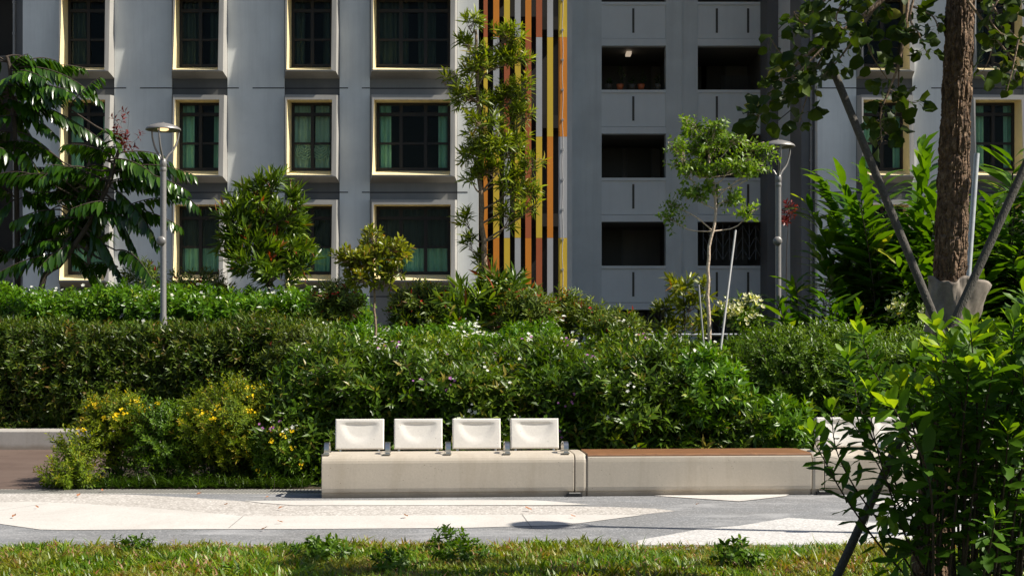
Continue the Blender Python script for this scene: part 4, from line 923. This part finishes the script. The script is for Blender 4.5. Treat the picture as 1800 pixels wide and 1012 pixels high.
# --- stakes
def pole(name, label, a, b, r, mat, group=None):
    a, b = Vector(a), Vector(b); m = MB(); m.tube([Vector((0,0,0)), (b-a)*.5+Vector((.004,0,.003)), b-a], [r, r*.98, r*.94], 10)
    o = m.build(name, M[mat]); o.location = a; return tag(o, label, 'pole' if 'pole' in name else 'stake', group)
def grounded(p, q):    # extend line from q through p down to the ground
    t = p.z/(q.z-p.z); return p-(q-p)*t
p, q = P(1268,600,17.3), P(1293,405,17.9); pole('tree_stake', 'thin leaning stake right of the pale trunk of the airy tree', grounded(p,q), q, .015, 'pipe', 'thin stakes beside the airy tree')
p, q = P(1236,600,17.3), P(1228,500,17.25); pole('tree_stake', 'short thin stake left of the pale trunk of the airy tree', grounded(p,q), q, .012, 'pipe', 'thin stakes beside the airy tree')
#@@FRONT
# --- foreground tree
def big_tree():
    Y = 8.5; base = np.array([G_(1632,Y), Y, 0.]); b0 = Vector(base); r = np.random.default_rng(77)
    root = empty('street_tree', tuple(base), 'rough-barked foreground tree held by slanting poles, its round leaves hanging into the top right', 'tree')
    ax = curve_pts([tuple(base), tuple(P(1648,820,Y)), tuple(P(1664,600,Y)), tuple(P(1672,420,Y)), tuple(P(1678,250,Y)), tuple(P(1686,60,Y)), tuple(P(1690,-120,Y)), tuple(P(1696,-300,Y+.05))], 420)
    n = 72; vs = []
    for i, c in enumerate(ax):
        R0 = .096-.022*i/419+.04*math.exp(-i/14)
        w = np.arange(n)*2*math.pi/n; pp = np.stack([np.cos(w)*1.0, np.sin(w)*1.0, np.full(n, c[2])],1)
        d = .005*vn(pp, 3.3, 1)+.004*vn(pp*[2.2,2.2,1], 6.5, 2)+.010*np.maximum(0, vn(pp*[5,5,2.2], 5.5, 3)-.1)+.007*np.maximum(0, vn(pp*[9,9,3.5], 7.5, 5)-.1)+r.normal(0,.0016,n)
        rad = R0*(1+.05*np.sin(w*2+c[2]*1.3))+d; vs += [(c[0]-base[0]+rad[k]*math.cos(w[k]), c[1]-base[1]+rad[k]*math.sin(w[k]), c[2]) for k in range(n)]
    m = MB(); m.add(vs, [(i*n+k, i*n+(k+1)%n, (i+1)*n+(k+1)%n, (i+1)*n+k) for i in range(419) for k in range(n)], 0, False); m.build('trunk', M['bark'], root)
    br = MB(); lb = LB()
    rt = []
    for i in range(4):
        q = LB(); v, f = leaf(.086, .076, 'round', 3, .22+.12*i, .30, .006); q.add(v+[.035,0,0], f, .45+.1*i); stick(q, [[0,0,0],[.036,0,0]], .0015, .001, 1); rt.append(q.arrays())
    def twig(pts, r0=.008, dens=26, L=1., leafy=.15):
        cp = curve_pts([tuple(v) for v in pts], max(8, 5*len(pts))); br.tube([Vector(q)-b0 for q in cp], [r0*(1-.75*i/(len(cp)-1)) for i in range(len(cp))], 5)
        seg = np.linalg.norm(np.diff(cp,axis=0),axis=1); tot = seg.sum(); nn = int(tot*dens*1.25); P_, D_ = [], []
        for j in range(nn):
            u = leafy+(1-leafy)*(j+r.uniform(0,1))/nn; k = u*(len(cp)-1); a = int(min(len(cp)-2,k)); q = cp[a]+(cp[a+1]-cp[a])*(k-a); az = r.uniform(0,6.28)
            d = unit(np.array([math.cos(az), math.sin(az), r.uniform(-.9,.25)])); off = r.uniform(0,.07); q = q+d*off*.6; P_.append(q); D_.append(d)
        P_, D_ = np.array(P_), np.array(D_); idx = r.integers(0,4,len(P_))
        # leaf templates run along +X: turn them so +X follows D
        for i in range(4):
            V, Fc, A, MI = rt[i]; V2 = V@np.array([[0,0,-1],[0,1,0],[1,0,0]]).T   # +X -> +Z
            mk = idx == i; lb.addt((V2,Fc,A,MI), P_[mk], D_[mk], r.uniform(.6,1.15,mk.sum())*L, jitter=.15, face=None)
    Z = lambda lst, dy=0: px3([(a[0],a[1],dy+(a[2] if len(a)>2 else 0)) for a in lst], 8.35)
    tw = [([(1690,-110),(1600,-50),(1540,10),(1480,55),(1420,95),(1365,150),(1320,205)],.022,34),([(1480,55),(1440,110),(1420,165),(1405,215)],.010,44),([(1540,10),(1500,70),(1470,110),(1450,130)],.010,46),
          ([(1600,-50),(1592,40),(1580,110),(1562,160),(1548,200),(1550,250)],.012,24),([(1560,160),(1600,180),(1615,178)],.006,34),([(1640,-90),(1600,20),(1615,60),(1630,95)],.010,34),([(1560,-20),(1520,30),(1530,90),(1560,140)],.010,34),
          ([(1420,95),(1380,100),(1350,60)],.008,44),([(1470,60),(1410,40),(1395,20)],.008,44),([(1450,80),(1400,130),(1370,140)],.007,50),([(1600,10),(1640,30),(1650,60)],.008,34),([(1500,-60),(1450,0),(1430,20),(1400,60)],.01,44),
          ([(1580,100),(1575,200),(1545,215),(1560,235)],.006,34),([(1365,150),(1345,180),(1330,215)],.006,60),([(1550,-80),(1500,-20),(1470,30),(1490,60)],.01,44),
          ([(1705,-60),(1750,20),(1790,70),(1840,90)],.012,34),([(1700,0),(1745,60),(1775,100),(1800,135)],.010,34),([(1720,-60),(1760,-20),(1740,30),(1760,60)],.01,38),([(1720,-90),(1790,-30),(1830,10)],.012,38),([(1790,70),(1780,120),(1770,160)],.007,30),([(1745,60),(1740,100),(1725,130)],.006,26)]
    for i, (l, r0, dn) in enumerate(tw): twig(Z(l, r.uniform(-.5,.5) if i not in (0,) else 0), r0, dn*1.1)
    top = ax[330:]
    for i in range(6):
        a = top[r.integers(0,len(top))]; az = r.uniform(-1.3,1.3); ln = r.uniform(.8,1.9); e = a+np.array([math.cos(az)*ln, math.sin(az)*ln*.9, r.uniform(.1,.8)])
        twig([a, (a+e)/2+[0,0,.15], e, e+np.array([math.cos(az)*.25, math.sin(az)*.25, -.2])], .018, 20)
    br.build('branches', M['bark_tan'], root); lb.build('crown', [LM['round'], M['bark_tan']], root, base)
    # wrap of sacking
    c0 = np.array(P(1662,600,Y)); c1 = np.array(P(1670,492,Y)); n = 60; k = 22; vs = []
    for j in range(k):
        t = j/(k-1); c = c0+(c1-c0)*t
        for i in range(n):
            w = 2*math.pi*i/n; x = .112+.012*math.sin(5*w+4*t)+.007*math.sin(9*w-9*t)+.004*math.sin(17*w+15*t)+.006*t
            x += .125*max(0, math.cos(w-.15))**7*max(0, t-.25)**.8+.045*max(0,math.cos(w+.1))**3*t
            vs.append((c[0]-base[0]+x*math.cos(w), c[1]-base[1]+x*math.sin(w)*.95, c[2]-.018*math.sin(3*w+1)*t-.008*math.sin(7*w)*t-.08*max(0,math.cos(w-.15))**7*max(0,t-.6)-.05*(1-t)*math.cos(w)))
    m = MB(); m.add(vs, [(j*n+i, j*n+(i+1)%n, (j+1)*n+(i+1)%n, (j+1)*n+i) for j in range(k-1) for i in range(n)], 0, True); o = m.build('sacking_wrap', M['burlap'])
    o.location = tuple(base); so = o.modifiers.new('cloth', 'SOLIDIFY'); so.thickness = .006
    tag(o, 'rumpled grey-beige sacking wrapped round the foreground trunk where the poles meet', 'tree wrap')
big_tree()
grp = 'poles propping the foreground tree'
pa = P(1655,590,8.24); pb_ = P(1802,285,8.3); pole('support_pole', 'dark pole slanting from the lawn up past the sacking to the upper right corner', grounded(P(1470,1012,8.12), pa), pb_+(pb_-pa)*.45, .0255, 'stake', grp)
pa = P(1648,575,8.34); pb_ = P(1460,112,8.46); pole('support_pole', 'dark pole slanting from the hanging leaves at upper left down behind the dark shrub', grounded(P(1790,925,8.0), pa), pb_, .0245, 'stake', grp)
pole('support_pole', 'pale silvery pole standing nearly upright just right of the foreground trunk', grounded(P(1690,640,8.95), P(1717,272,9.05)), P(1717,270,9.05), .0185, 'stake_pale', grp)
# --- foreground shrub
def front_shrub():
    r = np.random.default_rng(9); base = np.array([G_(1730,7.9), 7.9, 0.]); root = empty('foreground_shrub', tuple(base), 'large dark shrub with paddle-shaped leaves filling the lower right foreground', 'shrub'); lb = LB(); st = MB(); b0 = Vector(base)
    LT = [leaf(.165, .062, 'obovate', 3, c, .18, .002) for c in (.05,.2,.35)]
    def stem(pts, dens=34, L=1., r0=.009, start=.22, open_=1.):
        cp = curve_pts(pts, 18); st.tube([Vector(q-base) for q in cp], [r0*(1-.7*i/17) for i in range(18)], 5); tot = np.linalg.norm(np.diff(cp,axis=0),axis=1).sum(); n = int(tot*dens*(1-start)); ph = r.uniform(0,6)
        for j in range(n):
            u = start+(1-start)*(j+.5)/n; k = u*17; a = int(min(16,k)); q = cp[a]+(cp[a+1]-cp[a])*(k-a); tg = unit(cp[a+1]-cp[a]); s1 = unit(np.cross(tg, [.1,.9,.3])); s2 = np.cross(tg, s1); az = ph+j*2.4
            dr = unit((s1*math.cos(az)+s2*math.sin(az))*open_+tg*(.35+.5*u)); sz = r.uniform(.75,1.1)*L*(1-.25*max(0,u-.85)/.15); place(q, dr, sz, u)
        for j in range(5):
            az = ph+j*1.3; dr = unit((s1*math.cos(az)+s2*math.sin(az))*.45+tg); place(cp[-1], dr, r.uniform(.55,.85)*L, 1.15)
    def place(q, dr, sz, u):
        y = unit(np.cross(np.array([0,0,1.])+r.normal(0,.35,3), dr)); z = np.cross(dr, y); v, f = LT[r.integers(0,3)]; lb.add((v*sz)@np.stack([dr,y,z],1).T+q, f, np.clip(.40+r.normal(0,.14)+.28*max(0,u-.8)/.2,0,1))
    B_ = lambda px, Y: np.array([G_(px,Y), Y, 0.])
    for pts in ([(1640,1060,7.7),(1570,950,7.6),(1505,860,7.5),(1470,790,7.45),(1462,725,7.4)],[(1640,1060,7.6),(1560,975,7.5),(1490,880,7.4),(1450,810,7.35),(1425,765,7.3)],[(1660,1060,7.5),(1600,960,7.4),(1560,850,7.3),(1535,760,7.3),(1528,690,7.3)],
                [(1680,1060,7.8),(1600,900,7.6),(1520,740,7.5),(1500,670,7.5),(1490,630,7.5)],[(1690,1060,7.8),(1620,850,7.7),(1560,700,7.6),(1530,640,7.6),(1515,590,7.6)],[(1690,1060,7.5),(1640,900,7.4),(1590,880,7.3),(1560,905,7.25)],[(1700,1060,7.4),(1650,960,7.3),(1590,980,7.2),(1560,1020,7.2)],
                [(1650,1060,7.6),(1600,930,7.5),(1540,810,7.45),(1500,745,7.4)]):
        stem([tuple(P(a,b,c)) for a,b,c in pts], 40, .85, .007, .2)
    for i in range(66):
        if i < 46:
            tx = r.uniform(1570,1960); u = (tx-1570)/230; ty = 640-130*min(1,u**.7)+abs(r.normal(0,1))*75; Yt = r.uniform(6.7,8.1)
        else: tx = r.uniform(1660,1980); ty = r.uniform(640,960); Yt = r.uniform(6.6,8.1)
        bx = 1700+.35*(tx-1700)+r.normal(0,25); Yb = 7.7+.4*(Yt-7.7); b = B_(bx, Yb); tip = np.array(P(tx,ty,Yt)); mid = b*.45+tip*.55+np.array([-(tip[0]-b[0])*.25, 0, .12*tip[2]]); stem([tuple(b), tuple(mid), tuple(tip)], 32, r.uniform(.85,1.15), .009, .15 if i >= 46 else .25)
    for i in range(30):
        bx = r.uniform(3.4,4.8); Yb = r.uniform(6.9,8.2); h = r.uniform(1.2,2.1); stem([(bx,Yb,0),(bx+r.normal(0,.1),Yb+r.normal(0,.1),h*.6),(bx+r.normal(0,.35),Yb+r.normal(0,.3),h)], 30, 1., .009, .2)
    lb.build('foliage', LM['fg'], root, base); st.build('stems', M['bark_dark'], root)
front_shrub()
# --- lawn and small things on it
def grass():
    lb = LB(); r = rng; T = []
    for i in range(8):
        q = LB(); rr_ = np.random.default_rng(i)
        for j in range(7):
            v, f = leaf(rr_.uniform(.04,.085), rr_.uniform(.006,.0105), 'strap', 2, rr_.uniform(.1,.9), .1); q.add(v@(rotz(rr_.uniform(0,6.28))@roty(-R(rr_.uniform(25,80)))).T+np.append(rr_.normal(0,.014,2),0), f, np.clip(.45+rr_.normal(0,.24),0,1))
        T.append(q.arrays())
    def field(n, x0, x1, y0, y1, sc):
        p = np.stack([r.uniform(x0,x1,n), r.uniform(y0,y1,n), np.zeros(n)],1); edge = 10.33+.05*np.sin(p[:,0]*5)+.04*np.sin(p[:,0]*11+1)+r.normal(0,.03,n); p = p[p[:,1] < edge]
        s = (1+.45*vn(p,1.9,4))*r.uniform(*sc, len(p)); d = r.normal(0,.22,p.shape)+[0,0,1]; mk = (vn(p,2.6,8)+.9*vn(p,8.,3)+1.6*np.clip(p[:,1]-10.1,0,.25)) > .62
        lb.scatter(T, p[~mk], d[~mk], s[~mk], jitter=.13); lb.scatter(T, p[mk], d[mk], s[mk]*.9, jitter=.13, var0=.27)
    field(17000, -4.6, 4.6, 8.7, 10.45, (.7,1.25)); field(3500, -10, 10, 8.5, 10.45, (.9,1.4)); field(6000, -9, 9, 4.5, 8.75, (1,1.6))
    o = lb.build('lawn_grass', LM['grass']); tag(o, kind='stuff', label='short mixed green lawn grass along the near edge of the path', cat='grass')
grass()
def cover():
    lb = LB(); n = 750; X = rng.uniform(-6.2,-2.1,n); Y = 14.48+np.abs(rng.normal(0,.35,n)); X = np.where(rng.uniform(0,1,n) < .5, X, rng.uniform(-5.0,-2.1,n)); p = np.stack([X,Y,np.zeros(n)],1); p = p[p[:,0] > -4.55]
    t = []
    for i in range(5):
        q = LB(); rr_ = np.random.default_rng(i+30)
        for j in range(8): v, f = leaf(rr_.uniform(.10,.24), .010, 'strap', 3, rr_.uniform(.3,1.1), .1); q.add(v@(rotz(rr_.uniform(0,6.28))@roty(-R(rr_.uniform(45,80)))).T, f, np.clip(.12+rr_.normal(0,.12),0,1))
        t.append(q.arrays())
    lb.scatter(t+[sprig(14,.16,.05,.02,'lance',1,seed=5)], p, rng.normal(0,.15,p.shape)+[0,0,1], rng.uniform(.5,1.0,len(p)))
    n = 3000; p = np.stack([rng.uniform(-7,9,n), rng.uniform(14.9,26,n), np.zeros(n)],1); p = p[(p[:,0] > -4.5)|(p[:,1] > 20.2)]; n = len(p); lb.scatter(T_small, p, rng.normal(0,.3,p.shape)+[0,0,1], rng.uniform(1,1.8,n))
    tag(lb.build('ground_cover', [LM['hedge'], M['bark_dark']]), kind='stuff', label='grassy ground cover at the foot of the shrubs', cat='ground cover')
cover()
T_wd = [sprig(12,.12,.075,.034,'lance',2,(40,80),seed=i+7,curve=.3,tip=.2) for i in range(3)]
for i, (px, py, n, sc, w, h, lab) in enumerate(((560,985,26,.9,.16,.10,'bushy broad-leaved weed in the lawn below the left end of the bench'),(790,972,16,.8,.09,.13,'tallest dark upright weed in the lawn, in front of the first bench'),(690,1003,14,1.0,.12,.05,'pale ruffled low weed in the lawn near the bottom edge'),
        (1298,1000,14,1.25,.09,.14,'bright upright weed with long oval leaves in the lawn left of the slanting pole'),(815,990,20,.8,.14,.09,'leafy weed just right of the tallest dark weed'),(230,975,14,.7,.10,.07,'small reddish-edged weed at the lawn edge, left part of the photo'))):
    p = G(px, py); bush('lawn_weed', lab, 'weed', (p.x, p.y, h*.45+.03), (w+.07, w*.8+.06, h*.45+.04), int(n*1.6), T_wd, 'weed', seed=200+i, scale=(sc*.55, sc*.9), stems=4, stem_r=.003, group='weeds in the lawn')
for i, (px, py) in enumerate(((1440,1000),(1520,985),(1120,990))):
    lb = LB(); q = G(px, py)
    for j in range(9): v, f = leaf(rng.uniform(.14,.26), .007, 'strap', 4, rng.uniform(.1,.7), .1); lb.add(v@(rotz(rng.uniform(0,6.28))@roty(-R(rng.uniform(62,85)))).T, f, .55)
    o = lb.build('grass_tuft', LM['grass']); o.location = q; tag(o, ['tall thin grass tuft in the lawn just left of the slanting pole','tall grass tuft in the shade right of the slanting pole','tall grass tuft at the lawn edge below the lamp shadow'][i], 'grass tuft', 'tall tufts standing out of the lawn')
leaves = [(22,913,'on the white paving at the far left edge'),(68,896,'on the white paving near the left edge'),(136,876,'on the pebble paving near the left edge'),(180,866.5,'by the drain cover at the left'),(345,873,'on the grey paving in front of the yellow-flowered shrub'),(394,891,'on the pebble paving below the gap left of the bench'),
          (488,898,'on the pebble paving below the left end of the bench'),(458,935,'on the grey paving left of the bushy weed'),(498,922,'on the white paving left of the bushy weed'),(715,911,'on the white paving below the second backrest'),(935,900,'on the pebble paving below the fourth backrest'),(1012,912,'on the white paving near the lamp shadow'),(1222,891,'on the grey paving below the timber seat'),(466,878,'on the grey paving left of the bench end')]
for i, (px, py, w) in enumerate(leaves):
    lb = LB(); v, f = leaf(.07, .035, 'lance', 3, -.35, .5, .004); lb.add(v, f, .4+.04*i); o = lb.build('fallen_leaf', LM['dry']); o.location = G(px,py)+Vector((0,0,.024)); o.rotation_euler = (R(rng.uniform(-15,15)), 0, rng.uniform(0,6)); o.scale = [rng.uniform(.6,1.1)]*3
    tag(o, 'dry brown fallen leaf '+w, 'fallen leaf', 'dry leaves fallen on the path')

# ------------------------------------------------------------------ light, camera
W = bpy.data.worlds.new('World'); S.world = W; W.use_nodes = True; nt = W.node_tree; nt.nodes.clear()
sky = nt.nodes.new('ShaderNodeTexSky'); sky.sky_type = 'NISHITA'; sky.sun_disc = False; sky.sun_elevation = R(SUN_EL); sky.dust_density = 1.0
bg = nt.nodes.new('ShaderNodeBackground'); bg.inputs[1].default_value = .056; wo = nt.nodes.new('ShaderNodeOutputWorld'); nt.links.new(sky.outputs[0], bg.inputs[0]); nt.links.new(bg.outputs[0], wo.inputs[0])
e, a = R(SUN_EL), R(SUN_AZ); to = Vector((math.cos(e)*math.cos(a), -math.cos(e)*math.sin(a), math.sin(e)))
sky.sun_rotation = math.atan2(to.x, to.y)
sl = bpy.data.lights.new('sun', 'SUN'); sl.energy = 5.0; sl.angle = R(.53); sl.color = (1,.93,.82); so = bpy.data.objects.new('sun', sl); C.objects.link(so); so.rotation_euler = to.to_track_quat('Z','Y').to_euler(); so.location = (20,-5,30)
cd = bpy.data.cameras.new('camera'); cam = bpy.data.objects.new('camera', cd); C.objects.link(cam); cam.location = (0,0,EYE); cam.rotation_euler = (R(90),0,0)
cd.sensor_width = 36; cd.lens = F/1800*36; cd.shift_y = (HZ-506)/1800; cd.clip_end = 2000; S.camera = cam
S.view_settings.view_transform = 'Standard'; S.view_settings.look = 'None'; S.view_settings.exposure = 0.62; S.view_settings.gamma = 1
